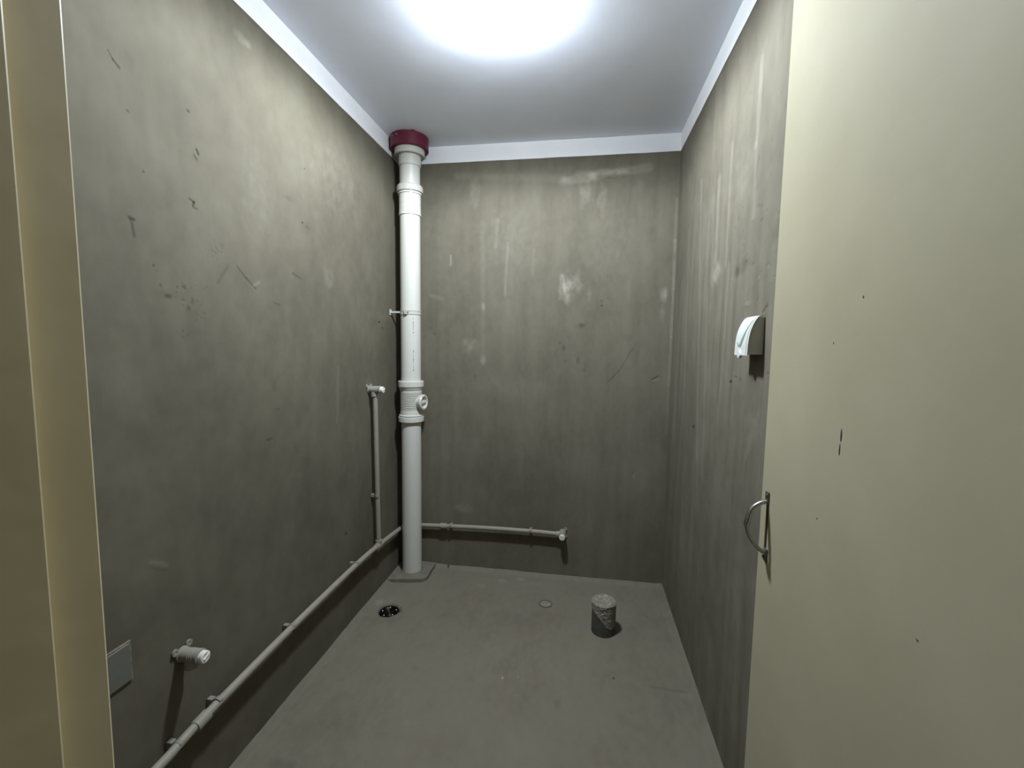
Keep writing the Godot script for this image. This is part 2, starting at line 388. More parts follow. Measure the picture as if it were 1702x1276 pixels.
# a box with chamfered edges
func box(st: SurfaceTool, lo: Vector3, hi: Vector3, ch := 0.001, xf := Transform3D.IDENTITY) -> void:
	var c := (lo + hi) * 0.5
	var h := (hi - lo) * 0.5
	ch = minf(ch, minf(h.x, minf(h.y, h.z)) * 0.49)
	var ax := [Vector3.RIGHT, Vector3.UP, Vector3.BACK]
	for i in 3:
		var j := (i + 1) % 3
		var k := (i + 2) % 3
		for s in [-1.0, 1.0]:
			var n: Vector3 = ax[i] * s
			var o: Vector3 = c + n * h[i]
			var a: Vector3 = ax[j] * (h[j] - ch)
			var b: Vector3 = ax[k] * (h[k] - ch)
			quad(st, xf * (o - a - b), xf * (o + a - b), xf * (o + a + b), xf * (o - a + b), xf.basis * n)
	for i in 3:
		var j := (i + 1) % 3
		var k := (i + 2) % 3
		for s in [-1.0, 1.0]:
			for t in [-1.0, 1.0]:
				var n: Vector3 = (ax[j] * s + ax[k] * t).normalized()
				var e: Vector3 = ax[i] * (h[i] - ch)
				var p: Vector3 = c + ax[j] * s * h[j] + ax[k] * t * (h[k] - ch)
				var q: Vector3 = c + ax[j] * s * (h[j] - ch) + ax[k] * t * h[k]
				quad(st, xf * (p - e), xf * (p + e), xf * (q + e), xf * (q - e), xf.basis * n)
	for sx in [-1.0, 1.0]:
		for sy in [-1.0, 1.0]:
			for sz in [-1.0, 1.0]:
				var s := Vector3(sx, sy, sz)
				var n := s.normalized()
				var p := c + Vector3(sx * h.x, sy * (h.y - ch), sz * (h.z - ch))
				var q := c + Vector3(sx * (h.x - ch), sy * h.y, sz * (h.z - ch))
				var r := c + Vector3(sx * (h.x - ch), sy * (h.y - ch), sz * h.z)
				tri(st, xf * p, xf * q, xf * r, xf.basis * n, xf.basis * n, xf.basis * n)

# frame whose y axis runs along dir
func along(at: Vector3, dir: Vector3) -> Transform3D:
	var y := dir.normalized()
	var r := Vector3.UP if absf(y.y) < 0.9 else Vector3.RIGHT
	var x := r.cross(y).normalized()
	return Transform3D(Basis(x, y, x.cross(y)), at)

# surface of revolution: profile points (radius, height) from below upwards on the outer side
func lathe(st: SurfaceTool, xf: Transform3D, prof: Array, seg := 40, a0 := 0.0, a1 := TAU, wob := 0.0) -> void:
	for i in prof.size() - 1:
		var p: Vector2 = prof[i]
		var q: Vector2 = prof[i + 1]
		var d := q - p
		if d.length() < 1e-7:
			continue
		var nn := Vector2(d.y, -d.x).normalized()
		for k in seg:
			var t0 := a0 + (a1 - a0) * k / seg
			var t1 := a0 + (a1 - a0) * (k + 1) / seg
			var w0 := 1.0 + wob * (sin(t0 * 3.0) + sin(t0 * 7.0 + 1.0))
			var w1 := 1.0 + wob * (sin(t1 * 3.0) + sin(t1 * 7.0 + 1.0))
			var d0 := Vector3(sin(t0), 0, cos(t0))
			var d1 := Vector3(sin(t1), 0, cos(t1))
			var n0 := xf.basis * (d0 * nn.x + Vector3.UP * nn.y)
			var n1 := xf.basis * (d1 * nn.x + Vector3.UP * nn.y)
			var A := xf * (d0 * p.x * w0 + Vector3.UP * p.y)
			var B := xf * (d1 * p.x * w1 + Vector3.UP * p.y)
			var C := xf * (d1 * q.x * w1 + Vector3.UP * q.y)
			var D := xf * (d0 * q.x * w0 + Vector3.UP * q.y)
			var u0 := Vector2(float(k) / seg, p.y)
			var u1 := Vector2(float(k + 1) / seg, p.y)
			tri(st, A, B, C, n0, n1, n1, u0, u1, Vector2(u1.x, q.y))
			tri(st, A, C, D, n0, n1, n0, u0, Vector2(u1.x, q.y), Vector2(u0.x, q.y))

func rod(st: SurfaceTool, a: Vector3, b: Vector3, r: float, seg := 24, ch := 0.0008) -> void:
	var l := a.distance_to(b)
	lathe(st, along(a, b - a), [Vector2(0, 0), Vector2(r - ch, 0), Vector2(r, ch), Vector2(r, l - ch), Vector2(r - ch, l), Vector2(0, l)], seg)

# round tube along a smooth line of points
func sweep(st: SurfaceTool, pts: Array, r: float, seg := 16, rx := -1.0) -> void:
	var cv := Curve3D.new()
	for i in pts.size():
		var a: Vector3 = pts[maxi(i - 1, 0)]
		var b: Vector3 = pts[mini(i + 1, pts.size() - 1)]
		var t := (b - a) / 6.0
		cv.add_point(pts[i], -t, t)
	cv.bake_interval = 0.008
	var bp := cv.get_baked_points()
	var n := bp.size()
	var up := Vector3.UP
	var first := (bp[1] - bp[0]).normalized()
	if absf(first.y) > 0.9:
		up = Vector3.BACK
	var rings := []
	for i in n:
		var d := (bp[mini(i + 1, n - 1)] - bp[maxi(i - 1, 0)]).normalized()
		var x := up.cross(d).normalized()
		var y := d.cross(x)
		var ring := []
		for k in seg + 1:
			var t := TAU * k / seg
			var nn := (x * cos(t) + y * sin(t))
			var q := x * cos(t) * (rx if rx > 0 else r) + y * sin(t) * r
			ring.append([bp[i] + q, nn])
		rings.append(ring)
	for i in n - 1:
		for k in seg:
			var A = rings[i][k]
			var B = rings[i][k + 1]
			var C = rings[i + 1][k + 1]
			var D = rings[i + 1][k]
			tri(st, A[0], B[0], C[0], A[1], B[1], C[1])
			tri(st, A[0], C[0], D[0], A[1], C[1], D[1])
	for e in [0, n - 1]:
		var d := (bp[1] - bp[0]).normalized() * -1.0 if e == 0 else (bp[n - 1] - bp[n - 2]).normalized()
		for k in seg:
			tri(st, bp[e], rings[e][k][0], rings[e][k + 1][0], d, d, d)

# a solid with a straight outline (list of Vector2 in the frame's x and z), raised from y = 0 to y = h, its upper rim chamfered
func prism(st: SurfaceTool, xf: Transform3D, poly: PackedVector2Array, h: float, ch := 0.0) -> void:
	var ctr := Vector2.ZERO
	for p in poly:
		ctr += p / poly.size()
	var inn := PackedVector2Array()
	for p in poly:
		inn.append(p + (ctr - p).normalized() * ch)
	var n := poly.size()
	for i in n:
		var a := poly[i]
		var b := poly[(i + 1) % n]
		var ia := inn[i]
		var ib := inn[(i + 1) % n]
		var e := (b - a).normalized()
		var o := Vector2(e.y, -e.x)
		if o.dot((a + b) * 0.5 - ctr) < 0.0:
			o = -o
		var nn := xf.basis * Vector3(o.x, 0, o.y)
		quad(st, xf * Vector3(a.x, 0, a.y), xf * Vector3(b.x, 0, b.y), xf * Vector3(b.x, h - ch, b.y), xf * Vector3(a.x, h - ch, a.y), nn)
		if ch > 0.0:
			var nc := (nn + xf.basis * Vector3.UP).normalized()
			quad(st, xf * Vector3(a.x, h - ch, a.y), xf * Vector3(b.x, h - ch, b.y), xf * Vector3(ib.x, h, ib.y), xf * Vector3(ia.x, h, ia.y), nc)
	for t in [[poly, 0.0, -1.0], [inn, h, 1.0]]:
		var idx := Geometry2D.triangulate_polygon(t[0])
		var nn: Vector3 = xf.basis * Vector3(0, t[2], 0)
		for i in range(0, idx.size(), 3):
			var A: Vector2 = t[0][idx[i]]
			var B: Vector2 = t[0][idx[i + 1]]
			var C: Vector2 = t[0][idx[i + 2]]
			tri(st, xf * Vector3(A.x, t[1], A.y), xf * Vector3(B.x, t[1], B.y), xf * Vector3(C.x, t[1], C.y), nn, nn, nn)

func build(called: String, st: SurfaceTool, m: Material, parent: Node = self) -> MeshInstance3D:
	var o := MeshInstance3D.new()
	o.name = numbered(called) if parent == self else called
	st.generate_tangents()
	o.mesh = st.commit()
	o.material_override = m
	o.cast_shadow = GeometryInstance3D.SHADOW_CASTING_SETTING_ON
	parent.add_child(o, true)
	return o

func structure(called: String, st: SurfaceTool, m: Material, label := "", category := "") -> MeshInstance3D:
	var o := build(called, st, m)
	o.set_meta("kind", "structure")
	if label: o.set_meta("label", label)
	if category: o.set_meta("category", category)
	return o

func tag(o: Node, label: String, category: String, group := "") -> void:
	o.set_meta("label", label)
	o.set_meta("category", category)
	if group: o.set_meta("group", group)

func thing(called: String, label: String, category: String, at := Vector3.ZERO, group := "") -> Node3D:
	var o := Node3D.new()
	o.name = numbered(called)
	o.position = at
	add_child(o)
	tag(o, label, category, group)
	return o

func mat(c: Color, rough := 0.6, metal := 0.0, spec := 0.5) -> StandardMaterial3D:
	var m := StandardMaterial3D.new()
	m.albedo_color = c
	m.roughness = rough
	m.metallic = metal
	m.metallic_specular = spec
	return m

func noise(sd: int, freq: float, oct := 4, kind := FastNoiseLite.TYPE_SIMPLEX_SMOOTH) -> FastNoiseLite:
	var n := FastNoiseLite.new()
	n.seed = sd
	n.noise_type = kind
	n.frequency = freq
	n.fractal_octaves = oct
	return n

func layer(sd: int, w: int, h: int, fx: float, fy: float, oct: int) -> PackedByteArray:
	# fx, fy: cycles per pixel along and up
	var n := noise(sd, 0.02, oct)
	var sw := maxi(8, int(w * fx / 0.02))
	var sh := maxi(8, int(h * fy / 0.02))
	sw = mini(sw, 2000); sh = mini(sh, 2000)
	var im := n.get_image(sw, sh, false, false, true)
	im.convert(Image.FORMAT_L8)
	im.resize(w, h, Image.INTERPOLATE_CUBIC)
	return im.get_data()

# Cement render: colour and relief of one wall, W by H metres.
# marks: ["p", u, v, ru, rv, colour, relief] a patch with a grainy outline; ["l", u1, v1, u2, v2, width, colour, relief] a stroke
func concrete(sd: int, W: float, H: float, base: Color, pale: Color, amp: Dictionary, marks: Array) -> StandardMaterial3D:
	var px := 0.003
	var w := int(W / px)
	var h := int(H / px)
	var blotch := layer(sd, w, h, 0.0045, 0.0040, 4)
	var streak := layer(sd + 1, w, h, 0.030, 0.0026, 4)
	var cloud := layer(sd + 2, w, h, 0.022, 0.014, 4)
	var grain := layer(sd + 3, w, h, 0.16, 0.16, 3)
	var lump := layer(sd + 4, w, h, 0.05, 0.04, 3)
	var tone := PackedFloat32Array()
	var relief := PackedFloat32Array()
	tone.resize(w * h)
	relief.resize(w * h)
	for i in w * h:
		var b := blotch[i] / 127.5 - 1.0
		var s := streak[i] / 127.5 - 1.0
		var c := cloud[i] / 127.5 - 1.0
		var g := grain[i] / 127.5 - 1.0
		var l := lump[i] / 127.5 - 1.0
		tone[i] = amp.blotch * b + amp.streak * s * (0.6 + 0.6 * b) + amp.cloud * c + amp.grain * g
		relief[i] = 0.5 + amp.relief * (0.16 * s + 0.22 * c + 0.05 * l + 0.012 * g)
	for m in marks:
		if m[0] == "p":
			var x0 := maxi(0, int((m[1] - m[3] * 1.4) / px))
			var x1 := mini(w - 1, int((m[1] + m[3] * 1.4) / px) + 1)
			var y0 := maxi(0, int((H - m[2] - m[4] * 1.4) / px))
			var y1 := mini(h - 1, int((H - m[2] + m[4] * 1.4) / px) + 1)
			for y in range(y0, y1 + 1):
				for x in range(x0, x1 + 1):
					var i := y * w + x
					var dx: float = ((x + 0.5) * px - m[1]) / m[3]
					var dy: float = (H - (y + 0.5) * px - m[2]) / m[4]
					var d := sqrt(dx * dx + dy * dy)
					d += 0.35 * (streak[i] / 127.5 - 1.0) + 0.3 * (lump[i] / 127.5 - 1.0) * clampf(m[3] / 0.02, 0.0, 1.0)
					var k := smoothstep(1.15, 0.25, d)
					tone[i] += m[5] * k * (0.8 + 0.5 * (grain[i] / 127.5 - 1.0))
					relief[i] += m[6] * k
		else:
			var a := Vector2(m[1], m[2])
			var e := Vector2(m[3], m[4])
			var r: float = m[5]
			var x0 := maxi(0, int((minf(a.x, e.x) - r * 2) / px))
			var x1 := mini(w - 1, int((maxf(a.x, e.x) + r * 2) / px) + 1)
			var y0 := maxi(0, int((H - maxf(a.y, e.y) - r * 2) / px))
			var y1 := mini(h - 1, int((H - minf(a.y, e.y) + r * 2) / px) + 1)
			for y in range(y0, y1 + 1):
				for x in range(x0, x1 + 1):
					var p := Vector2((x + 0.5) * px, H - (y + 0.5) * px)
					var ab := e - a
					var t := clampf((p - a).dot(ab) / ab.length_squared(), 0.0, 1.0)
					var i := y * w + x
					var d := p.distance_to(a + ab * t) / r + 0.4 * (lump[i] / 127.5 - 1.0)
					var k := smoothstep(1.3, 0.3, d) * (0.75 + 0.5 * (lump[i] / 127.5 - 0.5))
					tone[i] += m[6] * k
					relief[i] += m[7] * k
	var ai := PackedByteArray()
	ai.resize(w * h * 3)
	for i in w * h:
		var t := tone[i]
		var c := base
		if t > 0.0:
			c = base.lerp(pale, minf(t, 1.0))
		else:
			var f := maxf(0.25, 1.0 + t)
			c = Color(base.r * f, base.g * f, base.b * f)
		ai[i * 3] = int(clampf(c.r, 0, 1) * 255.0)
		ai[i * 3 + 1] = int(clampf(c.g, 0, 1) * 255.0)
		ai[i * 3 + 2] = int(clampf(c.b, 0, 1) * 255.0)
	var m := StandardMaterial3D.new()
	m.albedo_texture = ImageTexture.create_from_image(Image.create_from_data(w, h, false, Image.FORMAT_RGB8, ai))
	m.roughness = amp.get("rough", 0.85)
	m.metallic_specular = 0.35
	m.heightmap_enabled = true
	m.heightmap_scale = amp.get("bump", 0.8)
	m.heightmap_texture = ImageTexture.create_from_image(Image.create_from_data(w, h, false, Image.FORMAT_RF, relief.to_byte_array()))
	return m

# plain material with a little mottling, mapped by the object's own place
func mottled(sd: int, a: Color, b: Color, rough: float, scale := 1.0, bump := 0.0, spec := 0.4) -> StandardMaterial3D:
	var t := NoiseTexture2D.new()
	t.width = 512; t.height = 512; t.seamless = true
	t.noise = noise(sd, 0.012, 5)
	var g := Gradient.new()
	g.set_color(0, a); g.set_color(1, b)
	t.color_ramp = g
	var m := StandardMaterial3D.new()
	m.albedo_texture = t
	m.uv1_triplanar = true
	m.uv1_world_triplanar = true
	m.uv1_scale = Vector3.ONE * scale
	m.roughness = rough
	m.metallic_specular = spec
	if bump > 0.0:
		var n := NoiseTexture2D.new()
		n.width = 512; n.height = 512; n.seamless = true
		n.noise = noise(sd + 5, 0.03, 4)
		m.heightmap_enabled = true
		m.heightmap_scale = bump
		m.heightmap_texture = n
	return m

# slab whose face is a fine grid pushed in and out by disp(u, v); o = lower left corner, U and V unit vectors, N out of the face
func slab(o: Vector3, U: Vector3, V: Vector3, N: Vector3, W: float, H: float, cell: float, thick: float, disp: Callable, uvr := Rect2(0, 0, 1, 1)) -> SurfaceTool:
	var st := begin()
	var nu := int(ceil(W / cell))
	var nv := int(ceil(H / cell))
	var P := []
	for j in nv + 1:
		for i in nu + 1:
			var u := W * i / nu
			var v := H * j / nv
			P.append(disp.call(u, v))
	var row := nu + 1
	var nrm := func(i: int, j: int) -> Vector3:
		var du: float = (P[j * row + mini(i + 1, nu)] - P[j * row + maxi(i - 1, 0)]) / (W / nu * (mini(i + 1, nu) - maxi(i - 1, 0)))
		var dv: float = (P[mini(j + 1, nv) * row + i] - P[maxi(j - 1, 0) * row + i]) / (H / nv * (mini(j + 1, nv) - maxi(j - 1, 0)))
		return (N - U * du - V * dv).normalized()
	for j in nv + 1:
		for i in nu + 1:
			var u := W * i / nu
			var v := H * j / nv
			vert(st, o + U * u + V * v + N * P[j * row + i], nrm.call(i, j), Vector2(uvr.position.x + uvr.size.x * i / nu, 1.0 - (uvr.position.y + uvr.size.y * j / nv)))
	var flip := U.cross(V).dot(N) > 0.0
	for j in nv:
		for i in nu:
			var a := j * row + i
			var b := a + 1
			var c := b + row
			var d := a + row
			for k in ([a, c, b, a, d, c] if flip else [a, b, c, a, c, d]):
				st.add_index(k)
	# the rest of the slab's body
	var body := begin()
	var e := 0.012
	var back := o - N * thick
	var mid := o - N * e
	var A := [Vector3.ZERO, U * W, U * W + V * H, V * H]
	quad(body, back + A[0], back + A[1], back + A[2], back + A[3], -N)
	for k in 4:
		var p: Vector3 = A[k]
		var q: Vector3 = A[(k + 1) % 4]
		var n: Vector3 = [-V, U, V, -U][k]
		quad(body, back + p, back + q, mid + q, mid + p, n)
	var mesh := st.commit()
	var out := begin()
	out.append_from(mesh, 0, Transform3D.IDENTITY)
	out.append_from(body.commit(), 0, Transform3D.IDENTITY)
	return out

# ---------------------------------------------------------------- scene
func _ready() -> void:
	var cam := Camera3D.new()
	cam.name = "camera"
	cam.fov = 81.645
	cam.near = 0.02
	cam.transform = Transform3D(Basis(Vector3(0.98779188, 0.01368037, -0.15517745), Vector3(-0.02709787, 0.99603942, -0.08468282), Vector3(0.15340437, 0.08785398, 0.98425036)), Vector3(0, 1.4, 0))
	add_child(cam)
	cam.current = true
	var we := WorldEnvironment.new()
	we.name = "world"
	var env := Environment.new()
	env.background_mode = Environment.BG_COLOR
	env.background_color = Color(0, 0, 0)
	env.tonemap_mode = Environment.TONE_MAPPER_LINEAR
	env.tonemap_exposure = 1.0
	env.sdfgi_enabled = true
	env.ssao_enabled = true
	env.ssil_enabled = true
	we.environment = env
	add_child(we)
	make_lamp()
	make_materials()
	make_room()
	make_door()
	make_drain_stack()
	make_water_pipes()
	make_floor_things()
	make_wall_things()

func make_lamp() -> void:
	var t := thing("ceiling_lamp", "round white glowing dome lamp on the ceiling", "ceiling lamp", LAMP)
	var white := mat(Color(0.9, 0.9, 0.9), 0.4)
	var glow := mat(Color(0.95, 0.96, 1.0), 0.3)
	glow.emission_enabled = true
	glow.emission = Color(0.93, 0.97, 1.0)
	glow.emission_energy_multiplier = 5.0
	var st := begin()
	lathe(st, Transform3D(Basis(), Vector3(0, -0.014, 0)), [Vector2(0, 0), Vector2(0.122, 0), Vector2(0.125, 0.004), Vector2(0.125, 0.0135), Vector2(0, 0.0135)], 64)
	build("base_plate", st, white, t)
	st = begin()
	var prof := []
	for i in 17:
		var a := PI / 2 * i / 16.0
		prof.append(Vector2(0.131 * sin(a), -0.010 - 0.082 * cos(a)))
	lathe(st, Transform3D.IDENTITY, prof, 64)
	build("glass_dome", st, glow, t)
	var metal := mat(Color(0.55, 0.55, 0.55), 0.35, 0.8)
	for a in [176.0, 218.0, 320.0, 80.0]:
		st = begin()
		var d := Vector3(sin(deg_to_rad(a)), 0, cos(deg_to_rad(a)))
		var xf := Transform3D(Basis(Vector3.UP.cross(d), Vector3.UP, d), d * 0.1305 + Vector3(0, -0.012, 0))
		box(st, Vector3(-0.0022, -0.006, -0.001), Vector3(0.0022, 0.004, 0.003), 0.0005, xf)
		build("clip", st, metal, t)
	var l := OmniLight3D.new()
	l.name = "lamp_light"
	l.position = Vector3(0, -0.078, 0)
	l.light_color = LAMP_COLOUR
	l.light_energy = LAMP_ENERGY
	l.light_size = 0.05
	l.omni_range = 8.0
	l.omni_attenuation = 2.0
	l.shadow_enabled = true
	t.add_child(l)
	var d := SpotLight3D.new()
	d.name = "lamp_downlight"
	d.position = Vector3(0, -0.06, 0)
	d.rotation_degrees = Vector3(-90, 0, 0)
	d.light_color = LAMP_COLOUR
	d.light_energy = LAMP_DOWN
	d.light_size = 0.07
	d.spot_angle = 89.5
	d.spot_angle_attenuation = 0.3
	d.spot_range = 8.0
	d.spot_attenuation = 2.0
	d.shadow_enabled = true
	t.add_child(d)

func make_materials() -> void:
	var base := Color8(106, 100, 86)
	var darker := Color8(98, 92, 78)
	var pale := Color8(172, 169, 158)
	M.left = concrete(11, -ZB + 0.05 + ZF + 0.02, YC, darker, pale, {"blotch": 0.09, "streak": 0.03, "cloud": 0.05, "grain": 0.03, "relief": 0.3, "bump": 0.8}, LEFT_MARKS)
	M.back = concrete(31, XR - XL, YC, base, pale, {"blotch": 0.07, "streak": 0.08, "cloud": 0.04, "grain": 0.03, "relief": 0.3, "bump": 0.8}, BACK_MARKS)
	M.right = concrete(51, -ZB + 0.05 + ZF + 0.02, YC, base, pale, {"blotch": 0.07, "streak": 0.15, "cloud": 0.04, "grain": 0.03, "relief": 0.5, "bump": 0.9}, RIGHT_MARKS)
	M.floor = concrete(71, XR - XL + 0.1, 2.6, Color8(118, 111, 96), Color8(178, 175, 165), {"blotch": 0.05, "streak": 0.0, "cloud": 0.035, "grain": 0.035, "relief": 0.3, "bump": 0.7, "rough": 0.8}, FLOOR_MARKS)
	M.ceiling = mottled(5, Color8(226, 229, 238), Color8(234, 237, 246), 0.85, 0.35, 0.05)
	M.white_paint = mottled(6, Color8(232, 232, 233), Color8(238, 238, 239), 0.8, 0.8, 0.05)
	M.cream = mottled(7, Color8(162, 154, 128), Color8(170, 162, 137), 0.68, 0.5, 0.03, 0.25)
	M.cream_steel = mottled(8, Color8(200, 187, 152), Color8(210, 197, 162), 0.45, 0.6, 0.04, 0.45)
	M.hall = mottled(9, Color8(120, 117, 108), Color8(130, 127, 118), 0.85, 0.5, 0.05)
	M.pvc = mat(Color8(203, 201, 191), 0.28)
	M.pvc_old = mat(Color8(188, 186, 176), 0.4)
	M.ink = mat(Color8(60, 62, 66), 0.6)
	M.red = mottled(10, Color8(86, 26, 44), Color8(98, 32, 50), 0.45, 2.0)
	M.steel = mat(Color8(176, 174, 168), 0.3, 1.0)
	M.dull_steel = mat(Color8(130, 128, 122), 0.45, 1.0)
	M.bronze = mat(Color8(96, 84, 58), 0.5, 0.6)
	M.ppr = mottled(12, Color8(140, 136, 122), Color8(152, 148, 134), 0.5, 3.0)
	M.plug = mat(Color8(228, 227, 218), 0.35)
	M.clip = mottled(13, Color8(130, 126, 114), Color8(142, 138, 126), 0.55, 3.0)
	M.cement = mottled(14, Color8(110, 104, 90), Color8(124, 118, 103), 0.9, 2.5, 0.25)
	M.crust = mottled(15, Color8(106, 101, 88), Color8(166, 161, 147), 0.9, 7.0, 0.35)
	M.dark_pvc = mottled(16, Color8(68, 66, 60), Color8(90, 87, 79), 0.6, 4.0, 0.05)
	M.drain_metal = mat(Color8(88, 86, 80), 0.25, 1.0)
	M.old_rim = mat(Color8(96, 91, 79), 0.8)
	M.fleck = mat(Color8(118, 108, 86), 0.8)
	M.black = mat(Color8(20, 19, 17), 0.7)
	M.box_white = mat(Color8(206, 207, 201), 0.3)
	M.box_side = mat(Color8(196, 196, 186), 0.4)
	M.teal = mat(Color8(120, 142, 134), 0.3)
	M.plate = mottled(17, Color8(100, 99, 90), Color8(108, 107, 98), 0.6, 2.0)

func make_room() -> void:
	var n1 := noise(301, 2.2, 3)
	var n2 := noise(302, 9.0, 2)
	var wav := func(u: float, v: float) -> float:
		return 0.0022 * n1.get_noise_2d(u, v) + 0.0006 * n2.get_noise_2d(u, v)
	var wlen := -ZB + 0.05 + ZF + 0.02
	# walls: u runs from the back corner towards the door on the left, from left to right on the back
	var st := slab(Vector3(XL, 0, ZF + 0.02), Vector3(0, 0, -1), Vector3.UP, Vector3.RIGHT, wlen, YC, 0.02, 0.12, wav)
	structure("wall_left", st, M.left, "bare grey cement-rendered wall on the left, carrying the long water pipe", "wall")
	st = slab(Vector3(XL, 0, ZB), Vector3.RIGHT, Vector3.UP, Vector3.BACK, XR - XL, YC, 0.02, 0.12, func(u, v): return wav.call(u + 7.0, v))
	structure("wall_back", st, M.back, "bare grey cement-rendered wall at the back with pale streaks", "wall")
	st = slab(Vector3(XR, 0, ZF + 0.02), Vector3(0, 0, -1), Vector3.UP, Vector3.LEFT, wlen, YC, 0.02, 0.12, func(u, v): return wav.call(u + 17.0, v + 3.0))
	structure("wall_right", st, M.right, "bare grey cement-rendered wall on the right, partly hidden by the open door", "wall")
	# floor with mortar fillets and a sunken drain
	var f1 := noise(303, 1.7, 3)
	var f2 := noise(304, 7.0, 3)
	var fx := XL - 0.05
	var W := XR - XL + 0.1
	var floor_disp := func(u: float, v: float) -> float:
		var x := fx + u
		var z := -0.05 - v
		var hgt := 0.004 * f1.get_noise_2d(x, z) + 0.0012 * f2.get_noise_2d(x, z)
		hgt += 0.018 * smoothstep(0.028, 0.0, x - XL - 0.006 * f2.get_noise_2d(z, 3.0))
		hgt += 0.022 * smoothstep(0.034, 0.0, XR - x - 0.010 * f2.get_noise_2d(z, 9.0))
		hgt += 0.016 * smoothstep(0.030, 0.0, z - ZB - 0.010 * f2.get_noise_2d(x, 5.0))
		hgt = minf(hgt, 0.02)
		var d := Vector2(x, z).distance_to(Vector2(-0.969, -2.108))
		hgt *= smoothstep(0.05, 0.12, d)
		hgt -= 0.006 * smoothstep(0.13, 0.06, d)
		if d < 0.052:
			hgt = -0.055
		return hgt
	st = slab(Vector3(fx, 0, -0.05), Vector3.RIGHT, Vector3(0, 0, -1), Vector3.UP, W, 2.6, 0.0105, 0.14, floor_disp)
	structure("floor", st, M.floor, "bare dusty cement floor", "floor")
	st = begin()
	box(st, Vector3(-1.4, -0.14, -0.06), Vector3(1.4, -0.004, 1.5), 0.001)
	structure("floor_hall", st, M.cement, "cement floor of the passage outside the door", "floor")
	st = slab(Vector3(XL - 0.05, YC, ZF + 0.1), Vector3.RIGHT, Vector3(0, 0, -1), Vector3.DOWN, W, -ZB + ZF + 0.15, 0.05, 0.12, func(u, v): return 0.003 * n1.get_noise_2d(u * 0.6 + 30.0, v * 0.6))
	structure("ceiling", st, M.ceiling, "painted white ceiling with the lamp on it", "ceiling")
	# white painted band round the top of the walls
	var bh := YC - YB
	var edge := noise(305, 6.0, 2)
	for k in 3:
		st = begin()
		var L := [wlen, XR - XL, wlen][k] as float
		var o: Vector3 = [Vector3(XL, YB, ZF), Vector3(XL, YB, ZB), Vector3(XR, YB, ZF)][k]
		var U: Vector3 = [Vector3(0, 0, -1), Vector3.RIGHT, Vector3(0, 0, -1)][k]
		var N: Vector3 = [Vector3.RIGHT, Vector3.BACK, Vector3.LEFT][k]
		L = [-ZB + ZF, XR - XL, -ZB + ZF][k]
		var th := 0.0045
		var seg := 60
		for i in seg:
			var u0 := L * i / seg
			var u1 := L * (i + 1) / seg
			var d0 := 0.0016 * edge.get_noise_2d(u0, k * 5.0)
			var d1 := 0.0016 * edge.get_noise_2d(u1, k * 5.0)
			var a := o + U * u0 + Vector3.UP * d0
			var b := o + U * u1 + Vector3.UP * d1
			var ta := o + U * u0 + Vector3.UP * bh
			var tb := o + U * u1 + Vector3.UP * bh
			var back := -N * 0.003
			quad(st, a + N * th, b + N * th, tb + N * th, ta + N * th, N)
			quad(st, a + N * th, b + N * th, b + back, a + back, Vector3.DOWN)
			quad(st, a + back, b + back, tb + back, ta + back, -N)
		structure("trim_%d" % (k + 1), st, M.white_paint, ["white painted band along the top of the left wall", "white painted band along the top of the back wall", "white painted band along the top of the right wall"][k], "painted band")
	# wall with the doorway
	st = begin()
	box(st, Vector3(XL - 0.12, 0, ZF), Vector3(-0.44, YC, -0.18), 0.001)
	box(st, Vector3(0.455, 0, ZF), Vector3(XR + 0.12, YC, -0.18), 0.001)
	box(st, Vector3(-0.44, 2.185, ZF), Vector3(0.455, YC, -0.18), 0.001)
	structure("wall_front", st, M.hall, "wall around the doorway", "wall")
	# passage outside the door, behind the camera
	st = begin()
	box(st, Vector3(-1.4, 0, -0.18), Vector3(-1.3, YC, 1.5), 0.001)
	structure("wall_hall_left", st, M.hall, "plain wall of the passage on the left", "wall")
	st = begin()
	box(st, Vector3(1.3, 0, -0.18), Vector3(1.4, YC, 1.5), 0.001)
	structure("wall_hall_right", st, M.hall, "plain wall of the passage on the right", "wall")
	st = begin()
	box(st, Vector3(-1.4, 0, 1.4), Vector3(1.4, YC, 1.5), 0.001)
	structure("wall_hall_back", st, M.hall, "plain wall of the passage behind the viewer", "wall")
	st = begin()
	box(st, Vector3(-1.4, YC, -0.19), Vector3(1.4, YC + 0.12, 1.5), 0.001)
	structure("ceiling_hall", st, M.ceiling, "ceiling of the passage outside the door", "ceiling")

